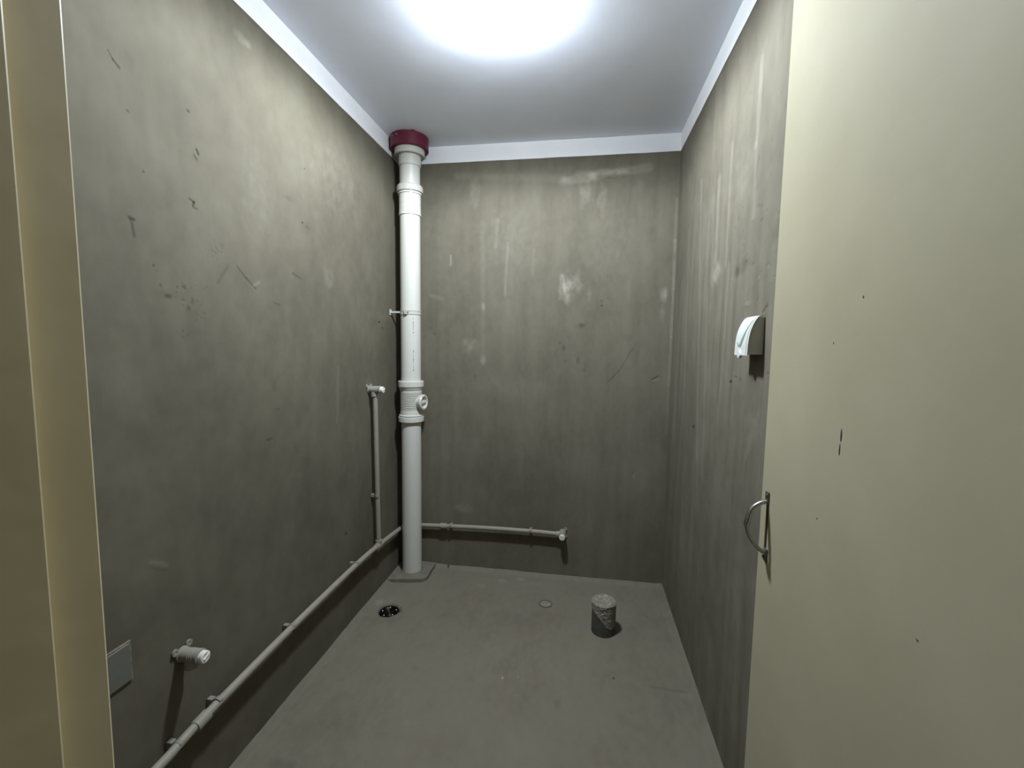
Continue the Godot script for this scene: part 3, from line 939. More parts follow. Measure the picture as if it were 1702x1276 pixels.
func make_door() -> void:
	# frame
	var t := thing("door_frame", "cream painted metal door frame at the left edge", "door frame", Vector3(0, 0, -0.2))
	t.set_meta("kind", "structure")
	var prof := PackedVector2Array([Vector2(-0.4550, -0.3060), Vector2(-0.4025, -0.3060), Vector2(-0.4007, -0.3055), Vector2(-0.4000, -0.3040), Vector2(-0.4000, -0.2612), Vector2(-0.3890, -0.2608), Vector2(-0.3879, -0.2602), Vector2(-0.3875, -0.2590), Vector2(-0.3875, -0.1760), Vector2(-0.3895, -0.1740), Vector2(-0.4550, -0.1740)])
	var st := begin()
	sided(st, prof, 0.0, 2.17)
	build("jamb", st, M.cream_steel, t).position = Vector3(0, 0, 0.2)
	var mir := PackedVector2Array()
	for p in prof:
		mir.append(Vector2(-p.x + 0.030, p.y))
	st = begin()
	sided(st, mir, 0.0, 2.17)
	build("jamb", st, M.cream_steel, t).position = Vector3(0, 0, 0.2)
	st = begin()
	box(st, Vector3(-0.3990, 2.152, -0.306), Vector3(0.429, 2.195, -0.2635), 0.002)
	box(st, Vector3(-0.3870, 2.140, -0.2625), Vector3(0.417, 2.195, -0.174), 0.002)
	build("head", st, M.cream_steel, t).position = Vector3(0, 0, 0.2)
	# leaf, swung open into the room
	var d := thing("door_1", "cream painted door leaf standing open on the right", "door", Vector3(0.42, 0.012, -0.66))
	d.set_meta("kind", "structure")
	st = begin()
	box(st, Vector3(-0.020, 0, -0.3700), Vector3(0.020, 2.128, 0.345), 0.0025)
	build("leaf", st, M.cream, d)
	# small scars in the paint
	for s in [[0.0, 1.258 + 0.010, -0.749, 0.0018, 0.011], [0.0, 1.255 - 0.010, -0.7505, 0.0013, 0.010], [0.0, 1.476, -0.722, 0.0014, 0.002], [0.0, 1.41, -0.79, 0.001, 0.0016], [0.0, 1.115, -0.80, 0.0016, 0.0013], [0.0, 1.06, -0.565, 0.0022, 0.0011]]:
		st = begin()
		var at := Vector3(-0.0203, s[1] - 0.012, s[2] + 0.66)
		lathe(st, Transform3D(Basis(Vector3(0, 0, s[3]), Vector3(-0.0004, 0, 0), Vector3(0, s[4], 0)), at), [Vector2(1, 0), Vector2(0.8, 1), Vector2(0, 1)], 12)
		build("paint_chip", st, M.ink if s[4] > 0.005 else M.fleck, d)
	for k in 3:
		st = begin()
		var y: float = [0.22, 1.05, 1.9][k]
		rod(st, Vector3(-0.012, y, 0.349), Vector3(-0.012, y + 0.1, 0.349), 0.006, 16)
		build("hinge", st, M.dull_steel, d)
	var h := Node3D.new()
	h.name = "handle"
	h.set_meta("label", "chrome bow pull handle")
	h.position = Vector3(-0.020, 1.010, -0.337)
	d.add_child(h)
	for s in [1.0, -1.0]:
		st = begin()
		var y0 := 0.047 if s > 0 else -0.075
		box(st, Vector3(-0.0035, y0, -0.009 + (0.004 if s > 0 else 0.012)), Vector3(0, y0 + 0.028, 0.009 + (0.000 if s > 0 else 0.008)), 0.001)
		rod(st, Vector3(-0.003, y0 + 0.014 + s * 0.006, 0.004), Vector3(-0.0052, y0 + 0.014 + s * 0.006, 0.004), 0.0035, 14, 0.0006)
		build("mounting_foot", st, M.dull_steel, h)
	st = begin()
	box(st, Vector3(-0.0022, -0.05, 0.001), Vector3(0, 0.05, 0.007), 0.0005)
	build("back_bar", st, M.bronze, h)
	st = begin()
	sweep(st, [Vector3(-0.002, 0.052, -0.001), Vector3(-0.014, 0.048, -0.001), Vector3(-0.030, 0.034, -0.001), Vector3(-0.038, 0.008, 0.001), Vector3(-0.036, -0.018, 0.003), Vector3(-0.027, -0.036, 0.005), Vector3(-0.014, -0.050, 0.007), Vector3(-0.002, -0.058, 0.008)], 0.0042, 14, 0.0072)
	build("bow", st, M.steel, h)

func sided(st: SurfaceTool, poly: PackedVector2Array, y0: float, y1: float) -> void:
	var n := poly.size()
	var area := 0.0
	for i in n:
		area += poly[i].cross(poly[(i + 1) % n])
	for i in n:
		var a := poly[i]
		var b := poly[(i + 1) % n]
		var e := (b - a).normalized()
		var o := Vector2(e.y, -e.x) * signf(area)
		quad(st, Vector3(a.x, y0, a.y), Vector3(b.x, y0, b.y), Vector3(b.x, y1, b.y), Vector3(a.x, y1, a.y), Vector3(o.x, 0, o.y))
	var idx := Geometry2D.triangulate_polygon(poly)
	for t in [[y0, Vector3.DOWN], [y1, Vector3.UP]]:
		for i in range(0, idx.size(), 3):
			var A := poly[idx[i]]
			var B := poly[idx[i + 1]]
			var C := poly[idx[i + 2]]
			tri(st, Vector3(A.x, t[0], A.y), Vector3(B.x, t[0], B.y), Vector3(C.x, t[0], C.y), t[1], t[1], t[1])

func make_drain_stack() -> void:
	var ax := Vector3(-0.985, 0, -2.475)
	var R := 0.0575
	var t := thing("drain_pipe", "tall white plastic drain pipe standing in the back corner", "pipe", ax)
	var I := Transform3D.IDENTITY
	var st := begin()
	lathe(st, I, [Vector2(0, 0.0245), Vector2(R, 0.0245), Vector2(R, 0.96)], 56)
	build("lower_pipe", st, M.pvc, t)
	st = begin()
	lathe(st, I, [Vector2(R, 1.165), Vector2(R, 2.14)], 56)
	var mid := build("middle_pipe", st, M.pvc, t)
	st = begin()
	lathe(st, I, [Vector2(R, 2.26), Vector2(R, 2.40)], 56)
	build("upper_pipe", st, M.pvc_old, t)
	# worn line of print down the pipe
	var az := 0.62
	var rng := RandomNumberGenerator.new()
	rng.seed = 5
	st = begin()
	var y := 1.545
	while y > 1.24:
		var l := rng.randf_range(0.003, 0.014)
		if not (y < 1.44 and y > 1.375):
			lathe(st, I, [Vector2(R + 0.0002, y - l), Vector2(R + 0.0004, y - l * 0.9), Vector2(R + 0.0004, y - 0.0005), Vector2(R + 0.0002, y)], 2, az - rng.randf_range(0.01, 0.03), az + rng.randf_range(0.01, 0.03))
		y -= l + rng.randf_range(0.003, 0.012)
	build("printed_line", st, M.ink, mid).set_meta("kind", "stuff")
	# expansion joint near the top
	var j := Node3D.new()
	j.name = "expansion_joint"
	t.add_child(j)
	st = begin()
	lathe(st, I, [Vector2(0.0575, 2.118), Vector2(0.0622, 2.118), Vector2(0.0630, 2.121), Vector2(0.0628, 2.127), Vector2(0.0612, 2.130), Vector2(0.0610, 2.1745), Vector2(0.0602, 2.1755), Vector2(0.0602, 2.1775), Vector2(0.0610, 2.1785), Vector2(0.0612, 2.232), Vector2(0.0665, 2.2335), Vector2(0.0665, 2.2425), Vector2(0.058, 2.2425)], 56)
	for k in 4:
		var a := 0.35 + k * PI / 2
		lathe(st, I, [Vector2(0.0605, 2.13), Vector2(0.0632, 2.132), Vector2(0.0632, 2.231), Vector2(0.0605, 2.233)], 2, a - 0.035, a + 0.035)
	for k in 7:
		var a := -0.42 + k * 0.075
		lathe(st, I, [Vector2(0.0605, 2.134), Vector2(0.0618, 2.136), Vector2(0.0618, 2.166), Vector2(0.0605, 2.168)], 1, a - 0.012, a + 0.012)
	build("sleeve", st, M.pvc, j)
	st = begin()
	lathe(st, I, [Vector2(0.058, 2.2445), Vector2(0.0725, 2.2445), Vector2(0.0738, 2.246), Vector2(0.0738, 2.272), Vector2(0.0715, 2.278), Vector2(0.0655, 2.284), Vector2(0.0575, 2.286)], 56)
	for k in 12:
		var a := TAU * k / 12
		lathe(st, I, [Vector2(0.073, 2.248), Vector2(0.0752, 2.249), Vector2(0.0752, 2.270), Vector2(0.073, 2.272)], 1, a - 0.03, a + 0.03)
	build("nut_ring", st, M.pvc_old, j)
	# socket and flange under the ceiling
	st = begin()
	lathe(st, I, [Vector2(0.0575, 2.386), Vector2(0.0612, 2.386), Vector2(0.0625, 2.388), Vector2(0.0625, 2.446), Vector2(0.0575, 2.45)], 56)
	build("socket", st, M.pvc_old, t)
	st = begin()
	lathe(st, I, [Vector2(0.0600, 2.447), Vector2(0.0660, 2.443), Vector2(0.0810, 2.442), Vector2(0.0835, 2.446), Vector2(0.0835, 2.480), Vector2(0.081, 2.500), Vector2(0.0, 2.500)], 56)
	build("flange", st, M.pvc_old, t)
	# inspection tee
	var e := Node3D.new()
	e.name = "inspection_tee"
	e.set_meta("label", "ribbed inspection fitting with a round cap")
	t.add_child(e)
	st = begin()
	var prof := [Vector2(0.058, 0.978), Vector2(0.0705, 0.978), Vector2(0.0705, 0.982), Vector2(0.0645, 0.986), Vector2(0.0628, 1.008)]
	var ny := 1.010
	for k in 11:
		prof.append_array([Vector2(0.0622, ny), Vector2(0.0628, ny + 0.0012), Vector2(0.0628, ny + 0.0054), Vector2(0.0622, ny + 0.0062), Vector2(0.0578, ny + 0.0064), Vector2(0.0578, ny + 0.0092)])
		ny += 0.0094
	prof.append_array([Vector2(0.0628, ny), Vector2(0.0628, ny + 0.014), Vector2(0.0685, ny + 0.026), Vector2(0.0685, 1.147), Vector2(0.058, 1.147)])
	lathe(st, I, prof, 64)
	build("body", st, M.pvc, e)
	for yy in [[0.943, 0.9745], [1.1475, 1.182]]:
		st = begin()
		lathe(st, I, [Vector2(0.0575, yy[0]), Vector2(0.0725, yy[0]), Vector2(0.0742, yy[0] + 0.002), Vector2(0.0742, yy[1] - 0.002), Vector2(0.0725, yy[1]), Vector2(0.0575, yy[1])], 56)
		for k in 30:
			var a := TAU * k / 30
			lathe(st, I, [Vector2(0.0738, yy[0] + 0.004), Vector2(0.0750, yy[0] + 0.005), Vector2(0.0750, yy[1] - 0.005), Vector2(0.0738, yy[1] - 0.004)], 1, a - 0.05, a + 0.05)
		build("collar", st, M.pvc, e)
	var bx := Transform3D(Basis(Vector3(0, -1, 0), Vector3(1, 0, 0), Vector3(0, 0, 1)), Vector3(0, 1.059, 0.004))
	bx = along(Vector3(0.0, 1.059, 0.0), Vector3(0.985, 0.0, 0.17))
	st = begin()
	lathe(st, bx, [Vector2(0.038, 0.03), Vector2(0.038, 0.062), Vector2(0.041, 0.062), Vector2(0.041, 0.066)], 40)
	build("branch", st, M.pvc, e)
	st = begin()
	lathe(st, bx, [Vector2(0.040, 0.0665), Vector2(0.0435, 0.0665), Vector2(0.0455, 0.069), Vector2(0.0455, 0.083), Vector2(0.043, 0.0875), Vector2(0.036, 0.0885), Vector2(0.0325, 0.087), Vector2(0.030, 0.077), Vector2(0.0, 0.077)], 48)
	for k in 36:
		var a := TAU * k / 36
		lathe(st, bx, [Vector2(0.045, 0.069), Vector2(0.0467, 0.070), Vector2(0.0467, 0.082), Vector2(0.045, 0.084)], 1, a - 0.04, a + 0.04)
	box(st, Vector3(-0.026, 0.076, -0.006), Vector3(0.026, 0.0865, 0.006), 0.001, bx)
	build("screw_cap", st, M.pvc, e)
	# fire collar
	var c := thing("fire_collar", "dark red metal collar around the drain pipe at the ceiling", "collar", ax + Vector3(0, 2.474, 0))
	st = begin()
	lathe(st, I, [Vector2(0.084, 0.0005), Vector2(0.086, 0.0), Vector2(0.1035, 0.0), Vector2(0.105, 0.0015), Vector2(0.105, 0.067), Vector2(0.088, 0.067), Vector2(0.088, 0.001)], 64)
	build("ring", st, M.red, c)
	for a in [3.9, 0.55, 2.2]:
		st = begin()
		var d := Vector3(sin(a), 0, cos(a))
		box(st, Vector3(-0.009, 0.0665, 0.10), Vector3(0.009, 0.0685, 0.112), 0.0006, Transform3D(Basis(Vector3.UP.cross(d), Vector3.UP, d), Vector3.ZERO))
		build("fixing_lug", st, M.red, c)
	for a in [-0.62, -0.30]:
		st = begin()
		var d := Vector3(sin(a), 0, cos(a))
		rod(st, d * 0.1045 + Vector3(0, 0.046, 0), d * 0.112 + Vector3(0, 0.046, 0), 0.0045, 14)
		build("bolt", st, M.steel, c)
	# clamp on the middle of the pipe
	var k := thing("pipe_clamp", "thin white band clamp holding the drain pipe to the wall", "clamp", ax + Vector3(0, 1.5765, 0))
	st = begin()
	lathe(st, I, [Vector2(0.0575, -0.0125), Vector2(0.0603, -0.0125), Vector2(0.0603, -0.006), Vector2(0.0592, -0.005), Vector2(0.0592, 0.006), Vector2(0.0603, 0.007), Vector2(0.0603, 0.0125), Vector2(0.0575, 0.0125)], 56)
	build("band", st, M.pvc_old, k)
	st = begin()
	var lug := Vector3(sin(-0.02), 0, cos(-0.02))
	box(st, Vector3(-0.009, -0.013, 0.058), Vector3(-0.001, 0.013, 0.072), 0.001, Transform3D(Basis(Vector3.UP.cross(lug), Vector3.UP, lug), Vector3.ZERO))
	box(st, Vector3(0.001, -0.013, 0.058), Vector3(0.007, 0.013, 0.070), 0.001, Transform3D(Basis(Vector3.UP.cross(lug), Vector3.UP, lug), Vector3.ZERO))
	build("lug", st, M.pvc_old, k)
	st = begin()
	rod(st, Vector3(-0.014, 0, 0.065), Vector3(0.012, 0, 0.065), 0.0035, 12)
	build("screw", st, M.steel, k)
	st = begin()
	box(st, Vector3(-0.1125, -0.004, 0.020), Vector3(-0.050, 0.006, 0.030), 0.001)
	box(st, Vector3(-0.1128, -0.016, 0.012), Vector3(-0.1100, 0.018, 0.038), 0.001)
	build("bracket", st, M.pvc_old, k)

func wall_outlet(parent: Node3D, at: Vector3, out: Vector3, pipe_dir: Vector3, length: float, tab_dir: Vector3) -> void:
	# threaded wall elbow with a plug; "at" on the wall, "out" into the room
	var e := Node3D.new()
	e.name = "wall_elbow"
	e.position = at
	parent.add_child(e, true)
	var xf := along(Vector3.ZERO, out)
	var s := length / 0.07
	var st := begin()
	lathe(st, xf, [Vector2(0, 0.0), Vector2(0.021, 0.0), Vector2(0.021, 0.004), Vector2(0.0185, 0.006), Vector2(0.0185, 0.046 * s), Vector2(0.0205, 0.048 * s), Vector2(0.0205, 0.055 * s), Vector2(0.016, 0.0555 * s), Vector2(0, 0.0555 * s)], 32)
	for k in 3:
		lathe(st, xf, [Vector2(0.018, (0.026 + k * 0.006) * s), Vector2(0.0196, (0.027 + k * 0.006) * s), Vector2(0.0196, (0.029 + k * 0.006) * s), Vector2(0.018, (0.030 + k * 0.006) * s)], 32)
	rod(st, out * 0.03, out * 0.03 + pipe_dir * 0.036, 0.0172, 28)
	build("elbow_body", st, M.ppr, e)
	# ears screwed to the wall
	for g in [-1.0, 1.0]:
		st = begin()
		var side: Vector3 = out.cross(pipe_dir).normalized() * g
		var c: Vector3 = -pipe_dir * 0.018 + side * 0.022
		lathe(st, along(c, out), [Vector2(0, 0), Vector2(0.010, 0), Vector2(0.010, 0.0045), Vector2(0.004, 0.005), Vector2(0, 0.003)], 18)
		build("ear", st, M.ppr, e)
	st = begin()
	lathe(st, xf, [Vector2(0.0, 0.053 * s), Vector2(0.0140, 0.053 * s), Vector2(0.0165, 0.0565 * s), Vector2(0.0165, 0.066 * s), Vector2(0.0145, 0.068 * s), Vector2(0.009, 0.068 * s), Vector2(0.008, 0.064 * s), Vector2(0.0, 0.064 * s)], 28)
	var q := tab_dir.normalized()
	var tb := Transform3D(Basis(q.cross(out).normalized(), out, q), out * 0.064 * s)
	box(st, Vector3(-0.003, -0.002, -0.009), Vector3(0.003, 0.007, 0.014), 0.0012, tb)
	build("plug", st, M.plug, e).set_meta("label", "white plastic plug")

func tee(parent: Node3D, at: Vector3, dir: Vector3, branch: Vector3) -> void:
	var st := begin()
	var d := dir.normalized()
	rod(st, at - d * 0.030, at + d * 0.030, 0.0175, 28, 0.0012)
	rod(st, at, at + branch * 0.032, 0.0172, 28, 0.0012)
	build("tee", st, M.ppr, parent)

func make_water_pipes() -> void:
	var x := XL + 0.035
	var t := thing("water_pipe", "thin grey-white plastic water pipe run low along the left and back walls", "pipe", Vector3(x, 0, -1.4))
	var org := t.position
	var r := 0.0128
	var st := begin()
	var main := [Vector3(x, 0.268, -0.300), Vector3(x, 0.279, -0.60), Vector3(x, 0.289, -0.91), Vector3(x, 0.303, -1.06), Vector3(x, 0.316, -1.45), Vector3(x, 0.317, -1.95), Vector3(x, 0.304, -2.20), Vector3(x, 0.272, -2.535)]
	for i in main.size():
		main[i] -= org
	sweep(st, main, r, 20)
	build("main_pipe", st, M.ppr, t)
	st = begin()
	var zb := ZB + 0.033
	var bp := [Vector3(x + 0.025, 0.268, zb), Vector3(-0.846, 0.277, zb), Vector3(-0.55, 0.286, zb), Vector3(-0.275, 0.288, zb), Vector3(-0.10, 0.284, zb)]
	for i in bp.size():
		bp[i] -= org
	sweep(st, bp, r, 20)
	build("back_pipe", st, M.ppr, t)
	st = begin()
	rod(st, Vector3(x, 0.272, -2.53) - org, Vector3(x, 0.270, zb - 0.006) - org, 0.0175, 24)
	rod(st, Vector3(x - 0.006, 0.270, zb) - org, Vector3(x + 0.032, 0.268, zb) - org, 0.0172, 24)
	build("corner_elbow", st, M.ppr, t)
	st = begin()
	rod(st, Vector3(-0.835, 0.2775, zb) - org, Vector3(-0.795, 0.279, zb) - org, 0.0172, 24)
	build("coupling", st, M.ppr, t)
	# the riser on the left wall
	st = begin()
	rod(st, Vector3(x, 0.315, -2.192) - org, Vector3(x, 1.145, -2.172) - org, r, 20)
	build("riser", st, M.ppr, t)
	tee(t, Vector3(x, 0.305, -2.192) - org, Vector3(0, -0.06, -1), Vector3.UP)
	wall_outlet(t, Vector3(XL + 0.001, 1.157, -2.171) - org, Vector3.RIGHT, Vector3.DOWN, 0.085, Vector3(0, 0.4, -1))
	st = begin()
	rod(st, Vector3(x, 0.2985, -1.025) - org, Vector3(x, 0.302, -1.070) - org, 0.0175, 24, 0.0012)
	build("coupling", st, M.ppr, t)
	# a separate outlet set in the wall near the door
	var near := thing("wall_outlet", "plugged grey wall outlet low on the left wall, near the door frame", "pipe outlet", Vector3(XL + 0.001, 0.515, -1.030))
	wall_outlet(near, Vector3.ZERO, Vector3.RIGHT, Vector3.DOWN, 0.080, Vector3(0, 0.55, -1))
	# the outlet on the back wall
	wall_outlet(t, Vector3(-0.085, 0.283, ZB + 0.001) - org, Vector3.BACK, Vector3.LEFT, 0.085, Vector3(-0.5, -1, 0))
	# clips
	var clips := [
		[Vector3(XL, 0.314, -1.46), Vector3.RIGHT, Vector3.UP, "pipe clip midway along the long pipe on the left wall"],
		[Vector3(XL, 0.317, -1.95), Vector3.RIGHT, Vector3.UP, "pipe clip on the long left wall pipe, close before the tall riser"],
		[Vector3(XL, 0.292, -0.975), Vector3.RIGHT, Vector3.UP, "pipe clip nearest the door frame, on the long left wall pipe"],
		[Vector3(XL, 0.306, -1.110), Vector3.RIGHT, Vector3.UP, "pipe clip just past the coupling on the left wall pipe"],
		[Vector3(XL, 0.585, -2.185), Vector3.RIGHT, Vector3.FORWARD, "pipe clip on the vertical riser beside the drain pipe"],
		[Vector3(-0.772, 0.279, ZB), Vector3.BACK, Vector3.UP, "pipe clip on the back wall pipe, close to the drain pipe"],
		[Vector3(-0.275, 0.288, ZB), Vector3.BACK, Vector3.UP, "pipe clip on the back wall pipe, close to its plugged end"]]
	for c in clips:
		var k := thing("pipe_clip", c[3], "pipe clip", c[0], "clips holding the water pipe")
		var out: Vector3 = c[1]
		var up: Vector3 = c[2]
		var side := up.cross(out).normalized()
		var fr := Transform3D(Basis(out, side, out.cross(side)), out * 0.035)
		st = begin()
		# open ring round the pipe, mouth away from the wall
		lathe(st, fr, [Vector2(0.0130, -0.007), Vector2(0.0160, -0.007), Vector2(0.0160, 0.007), Vector2(0.0130, 0.007), Vector2(0.0130, -0.007)], 26, PI / 2 + 0.65, PI / 2 + TAU - 0.65)
		build("ring", st, M.clip, k)
		st = begin()
		box(st, Vector3(-0.034, -0.008, -0.011), Vector3(-0.0155, 0.008, 0.011), 0.001, fr)
		build("foot", st, M.clip, k)

func make_floor_things() -> void:
	# cement plinth round the pipe base
	var p := thing("pipe_plinth", "low square cement pad around the foot of the drain pipe", "plinth", Vector3(-0.985, 0, -2.475))
	var st := begin()
	var poly := PackedVector2Array([Vector2(-0.112, -0.124), Vector2(0.112, -0.124), Vector2(0.109, -0.05), Vector2(0.113, 0.03), Vector2(0.108, 0.058), Vector2(0.088, 0.078), Vector2(0.02, 0.094), Vector2(-0.05, 0.106), Vector2(-0.112, 0.119)])
	prism(st, Transform3D(Basis(), Vector3(0, -0.008, 0)), poly, 0.032, 0.005)
	build("pad", st, M.cement, p)
	st = begin()
	lathe(st, Transform3D(Basis(), Vector3(0, 0.0235, 0)), [Vector2(0.074, 0), Vector2(0.066, 0.004), Vector2(0.058, 0.011)], 40, 0.0, TAU, 0.02)
	build("mortar_fillet", st, M.cement, p)
	# floor drain
	var d := thing("floor_drain", "round dark metal floor drain with a shiny slotted grate", "drain", Vector3(-0.969, -0.012, -2.108))
	st = begin()
	lathe(st, Transform3D.IDENTITY, [Vector2(0.0, -0.040), Vector2(0.040, -0.040), Vector2(0.0462, 0.000), Vector2(0.0462, 0.0)], 40)
	build("bowl", st, M.black, d)
	st = begin()
	lathe(st, Transform3D.IDENTITY, [Vector2(0.0455, -0.004), Vector2(0.0462, 0.000), Vector2(0.047, 0.002), Vector2(0.0505, 0.002), Vector2(0.0515, 0.000), Vector2(0.0515, -0.006)], 48)
	build("rim", st, M.drain_metal, d)
	st = begin()
	for rr in [0.0435, 0.031, 0.0185]:
		lathe(st, Transform3D.IDENTITY, [Vector2(rr - 0.003, -0.006), Vector2(rr - 0.003, -0.003), Vector2(rr - 0.0015, -0.0015), Vector2(rr + 0.0015, -0.0015), Vector2(rr + 0.003, -0.003), Vector2(rr + 0.003, -0.006)].duplicate() , 40)
	lathe(st, Transform3D.IDENTITY, [Vector2(0.008, -0.005), Vector2(0.007, -0.0015), Vector2(0.003, 0.001), Vector2(0, 0.0015)], 20)
	for k in 8:
		var a := TAU * k / 8 + 0.2
		box(st, Vector3(-0.002, -0.006, 0.005), Vector3(0.002, -0.002, 0.0445), 0.0006, Transform3D(Basis(Vector3.UP, a), Vector3.ZERO))
	build("grate", st, M.drain_metal, d)
	for k in 5:
		st = begin()
		var a := TAU * k / 5 + 0.9
		lathe(st, Transform3D(Basis(), Vector3(sin(a) * 0.0375, -0.0015, cos(a) * 0.0375)), [Vector2(0.0045, 0), Vector2(0.0035, 0.003), Vector2(0.0015, 0.0045), Vector2(0, 0.005)], 12)
		build("stud", st, M.steel, d)
	# capped floor pipe
	var c := thing("capped_floor_pipe", "small pipe mouth filled with cement, flush with the floor", "pipe end", Vector3(-0.158, 0, -2.303))
	st = begin()
	lathe(st, Transform3D.IDENTITY, [Vector2(0.0375, -0.004), Vector2(0.0365, 0.004), Vector2(0.0345, 0.0052), Vector2(0.0315, 0.0052), Vector2(0.0295, 0.004), Vector2(0.0285, -0.002)], 40, 0, TAU, 0.012)
	build("rim", st, M.old_rim, c)
	st = begin()
	lathe(st, Transform3D.IDENTITY, [Vector2(0.0288, -0.003), Vector2(0.0286, 0.0015), Vector2(0.022, 0.0032), Vector2(0.01, 0.0026), Vector2(0, 0.0022)], 32)
	build("filling", st, M.crust, c)
	# stub of a soil pipe
	var s := thing("pipe_stub", "short dark pipe stub, rough cement on top, standing on the floor", "pipe stub", Vector3(0.140, -0.004, -2.125))
	st = begin()
	lathe(st, Transform3D.IDENTITY, [Vector2(0.0, 0.0), Vector2(0.057, 0.0), Vector2(0.0575, 0.004), Vector2(0.0565, 0.158), Vector2(0.050, 0.160), Vector2(0.0, 0.160)], 48)
	build("pipe", st, M.dark_pvc, s)
	st = begin()
	var nz := noise(401, 60.0, 3)
	var nz2 := noise(402, 25.0, 3)
	# top: uneven cement filling
	var NA := 48
	var NR := 10
	var top := func(i: int, k: int) -> Vector3:
		var rr := 0.0600 * i / NR
		var a := TAU * k / NA
		var x := sin(a) * rr
		var z := cos(a) * rr
		var hh := 0.1635 + 0.0035 * nz2.get_noise_2d(x, z) + 0.0018 * nz.get_noise_2d(x, z) + 0.004 * smoothstep(0.3, 0.8, float(i) / NR) - 0.009 * smoothstep(0.85, 1.0, float(i) / NR)
		return Vector3(x, hh, z)
	for i in NR:
		for k in NA:
			var A: Vector3 = top.call(i, k)
			var B: Vector3 = top.call(i, k + 1)
			var C: Vector3 = top.call(i + 1, k + 1)
			var D: Vector3 = top.call(i + 1, k)
			var n := (C - A).cross(D - B).normalized()
			if n.y < 0: n = -n
			tri(st, A, B, C, n, n, n)
			tri(st, A, C, D, n, n, n)
	build("cement_plug", st, M.crust, s)
	# crust hanging down one side
	st = begin()
	var low := [[-PI, 0.125], [-2.4, 0.13], [-1.57, 0.128], [-0.9, 0.118], [-0.45, 0.098], [-0.1, 0.074], [0.2, 0.052], [0.5, 0.042], [1.0, 0.040], [1.57, 0.045], [2.3, 0.07], [PI, 0.125]]
	var NB := 90
	var NY := 14
	var bottom := func(a: float) -> float:
		for i in low.size() - 1:
			if a <= low[i + 1][0]:
				return lerpf(low[i][1], low[i + 1][1], (a - low[i][0]) / (low[i + 1][0] - low[i][0]))
		return 0.125
	var sk := func(k: int, j: int) -> Vector3:
		var a := -PI + TAU * k / NB
		var b: float = bottom.call(a) + 0.010 * nz.get_noise_2d(cos(a) * 0.3, sin(a) * 0.3)
		var y := lerpf(b, 0.158, float(j) / NY)
		var rough := 0.0034 * smoothstep(0.9, 0.1, absf(a + 0.1) - 0.25)
		var rr := 0.0588 + 0.0012 * nz2.get_noise_3d(sin(a) * 0.06, y, cos(a) * 0.06) + rough * nz.get_noise_3d(sin(a) * 0.06, y, cos(a) * 0.06)
		if j == 0:
			rr = 0.0564
		return Vector3(sin(a) * rr, y, cos(a) * rr)
	for k in NB:
		for j in NY:
			var A: Vector3 = sk.call(k, j)
			var B: Vector3 = sk.call(k + 1, j)
			var C: Vector3 = sk.call(k + 1, j + 1)
			var D: Vector3 = sk.call(k, j + 1)
			var n := (C - A).cross(D - B).normalized()
			if n.dot(Vector3(A.x, 0.0, A.z)) < 0: n = -n
			tri(st, A, B, C, n, n, n)
			tri(st, A, C, D, n, n, n)
	build("cement_crust", st, M.crust, s)

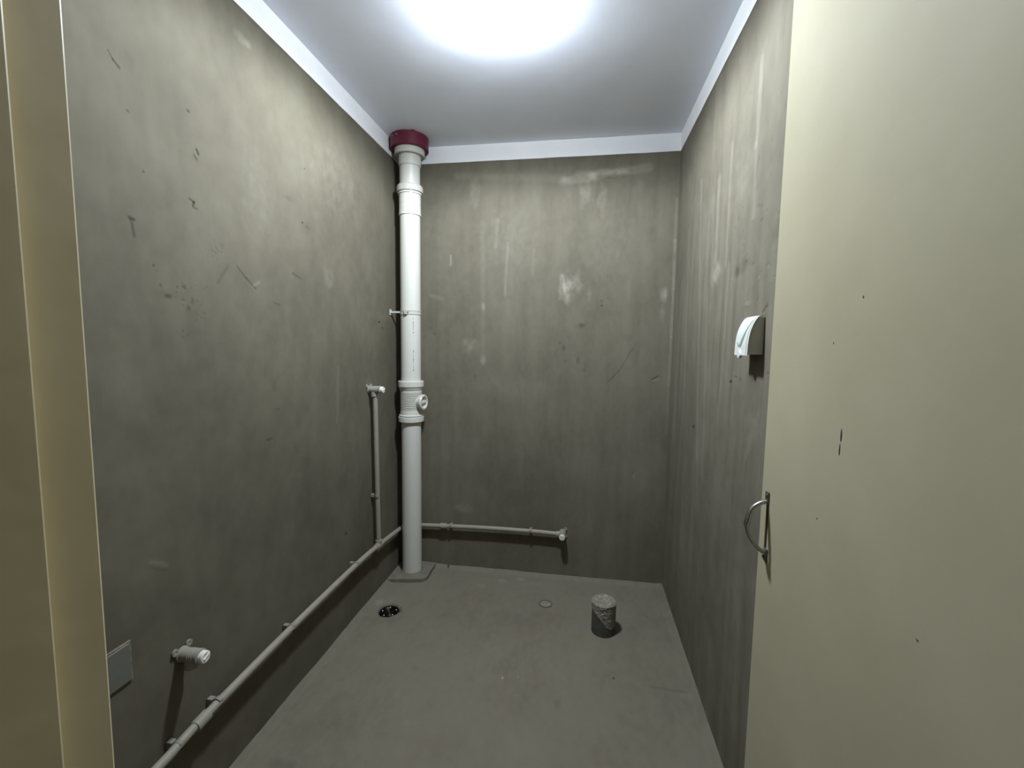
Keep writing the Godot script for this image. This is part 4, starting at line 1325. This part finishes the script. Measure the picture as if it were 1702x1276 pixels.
func make_wall_things() -> void:
	# splash-proof cover
	var z0 := -1.437
	var z1 := -1.336
	var b := thing("splash_cover", "small white plastic splash-proof socket cover on the right wall", "socket cover", Vector3(XR, 1.381, (z0 + z1) / 2))
	var hw := (z1 - z0) / 2
	# outline of the side: x into the room (negative), y up
	var side := [Vector2(-0.0005, 0.001), Vector2(-0.0385, 0.001), Vector2(-0.0375, 0.030), Vector2(-0.0345, 0.056), Vector2(-0.0290, 0.076), Vector2(-0.0215, 0.093), Vector2(-0.0135, 0.104), Vector2(-0.0005, 0.1055)]
	var st := begin()
	var poly := PackedVector2Array(side)
	prism(st, Transform3D(Basis(Vector3.RIGHT, Vector3.BACK, Vector3.UP), Vector3(0, 0, -hw + 0.001)), poly, 2 * hw - 0.002, 0.0)
	build("base", st, M.box_side, b)
	# curved lid, a shell with a lip
	st = begin()
	var cv := Curve2D.new()
	var lid := [Vector2(-0.0400, -0.002), Vector2(-0.0395, 0.014), Vector2(-0.0390, 0.031), Vector2(-0.0360, 0.057), Vector2(-0.0305, 0.0775), Vector2(-0.0228, 0.0948), Vector2(-0.0145, 0.1058), Vector2(-0.0050, 0.1078)]
	for i in lid.size():
		var tt: Vector2 = (lid[mini(i + 1, lid.size() - 1)] - lid[maxi(i - 1, 0)]) / 6.0
		cv.add_point(lid[i], -tt, tt)
	cv.bake_interval = 0.003
	var bp := cv.get_baked_points()
	for i in bp.size() - 1:
		var a := bp[i]
		var c := bp[i + 1]
		var ta := (bp[mini(i + 1, bp.size() - 1)] - bp[maxi(i - 1, 0)]).normalized()
		var tc := (bp[mini(i + 2, bp.size() - 1)] - bp[i]).normalized()
		var na := Vector3(-ta.y, ta.x, 0)
		var nc := Vector3(-tc.y, tc.x, 0)
		for g in [[-hw - 0.002, -hw + 0.008, 0.0022], [-hw + 0.008, hw - 0.008, 0.0034], [hw - 0.008, hw + 0.002, 0.0022]]:
			var A: Vector3 = Vector3(a.x, a.y, 0) + na * g[2]
			var C: Vector3 = Vector3(c.x, c.y, 0) + nc * g[2]
			var zz0 := Vector3(0, 0, g[0])
			var zz1 := Vector3(0, 0, g[1])
			tri(st, A + zz0, A + zz1, C + zz1, na, na, nc)
			tri(st, A + zz0, C + zz1, C + zz0, na, nc, nc)
			quad(st, A + zz1, C + zz1, Vector3(c.x, c.y, 0) - nc * 0.0005 + zz1, Vector3(a.x, a.y, 0) - na * 0.0005 + zz1, Vector3.BACK)
			quad(st, A + zz0, C + zz0, Vector3(c.x, c.y, 0) - nc * 0.0005 + zz0, Vector3(a.x, a.y, 0) - na * 0.0005 + zz0, Vector3.FORWARD)
		if i == 0:
			quad(st, Vector3(a.x, a.y, -hw) + na * 0.003, Vector3(a.x, a.y, hw) + na * 0.003, Vector3(a.x, a.y, hw) - na * 0.002, Vector3(a.x, a.y, -hw) - na * 0.002, Vector3.DOWN)
	var l := build("lid", st, M.box_white, b)
	# pale green swoosh moulded on the lid
	st = begin()
	for i in bp.size() - 1:
		var a := bp[i]
		var c := bp[i + 1]
		if a.y < 0.020 or a.y > 0.095:
			continue
		var ka := (a.y - 0.020) / 0.075
		var kc := (c.y - 0.020) / 0.075
		var n := Vector3(-(c - a).normalized().y, (c - a).normalized().x, 0)
		var za := -0.012 + 0.048 * pow(ka, 0.75)
		var zc := -0.012 + 0.048 * pow(kc, 0.75)
		var wa := 0.011 * (1.0 - ka * 0.8)
		var wc := 0.011 * (1.0 - kc * 0.8)
		var pa := Vector3(a.x, a.y, za) + n * 0.0038
		var pc := Vector3(c.x, c.y, zc) + n * 0.0038
		quad(st, pa - Vector3(0, 0, wa), pa + Vector3(0, 0, wa), pc + Vector3(0, 0, wc), pc - Vector3(0, 0, wc), n)
		if a.y < 0.034:
			var zl := -0.014 - 0.016 * (ka / 0.19)
			var zl2 := -0.014 - 0.016 * (kc / 0.19)
			var qa := Vector3(a.x, a.y, zl) + n * 0.0038
			var qc := Vector3(c.x, c.y, zl2) + n * 0.0038
			quad(st, qa - Vector3(0, 0, 0.004), qa + Vector3(0, 0, 0.004), qc + Vector3(0, 0, 0.002), qc - Vector3(0, 0, 0.002), n)
	build("moulded_stripe", st, M.teal, l)
	st = begin()
	prism(st, Transform3D(Basis(Vector3(0, 0, 1), Vector3(-1, 0, 0), Vector3(0, 1, 0)), Vector3(-0.0395, -0.011, -0.004)), PackedVector2Array([Vector2(-0.004, 0.0), Vector2(0.004, 0.0), Vector2(0.014, 0.009), Vector2(0.010, 0.016), Vector2(0.0, 0.026), Vector2(-0.010, 0.016), Vector2(-0.014, 0.009)]), 0.007, 0.0012)
	build("pull_tab", st, M.box_white, b)
	# blank plate low on the left wall
	var c := thing("blank_plate", "dull grey square blank plate low on the left wall beside the door frame", "cover plate", Vector3(XL, 0.60, -0.842))
	st = begin()
	box(st, Vector3(0.0005, -0.048, -0.045), Vector3(0.0060, 0.048, 0.045), 0.002)
	build("plate", st, M.plate, c)
	st = begin()
	box(st, Vector3(-0.002, -0.053, -0.050), Vector3(0.0035, 0.053, 0.050), 0.002)
	build("mortar_bed", st, M.cement, c)
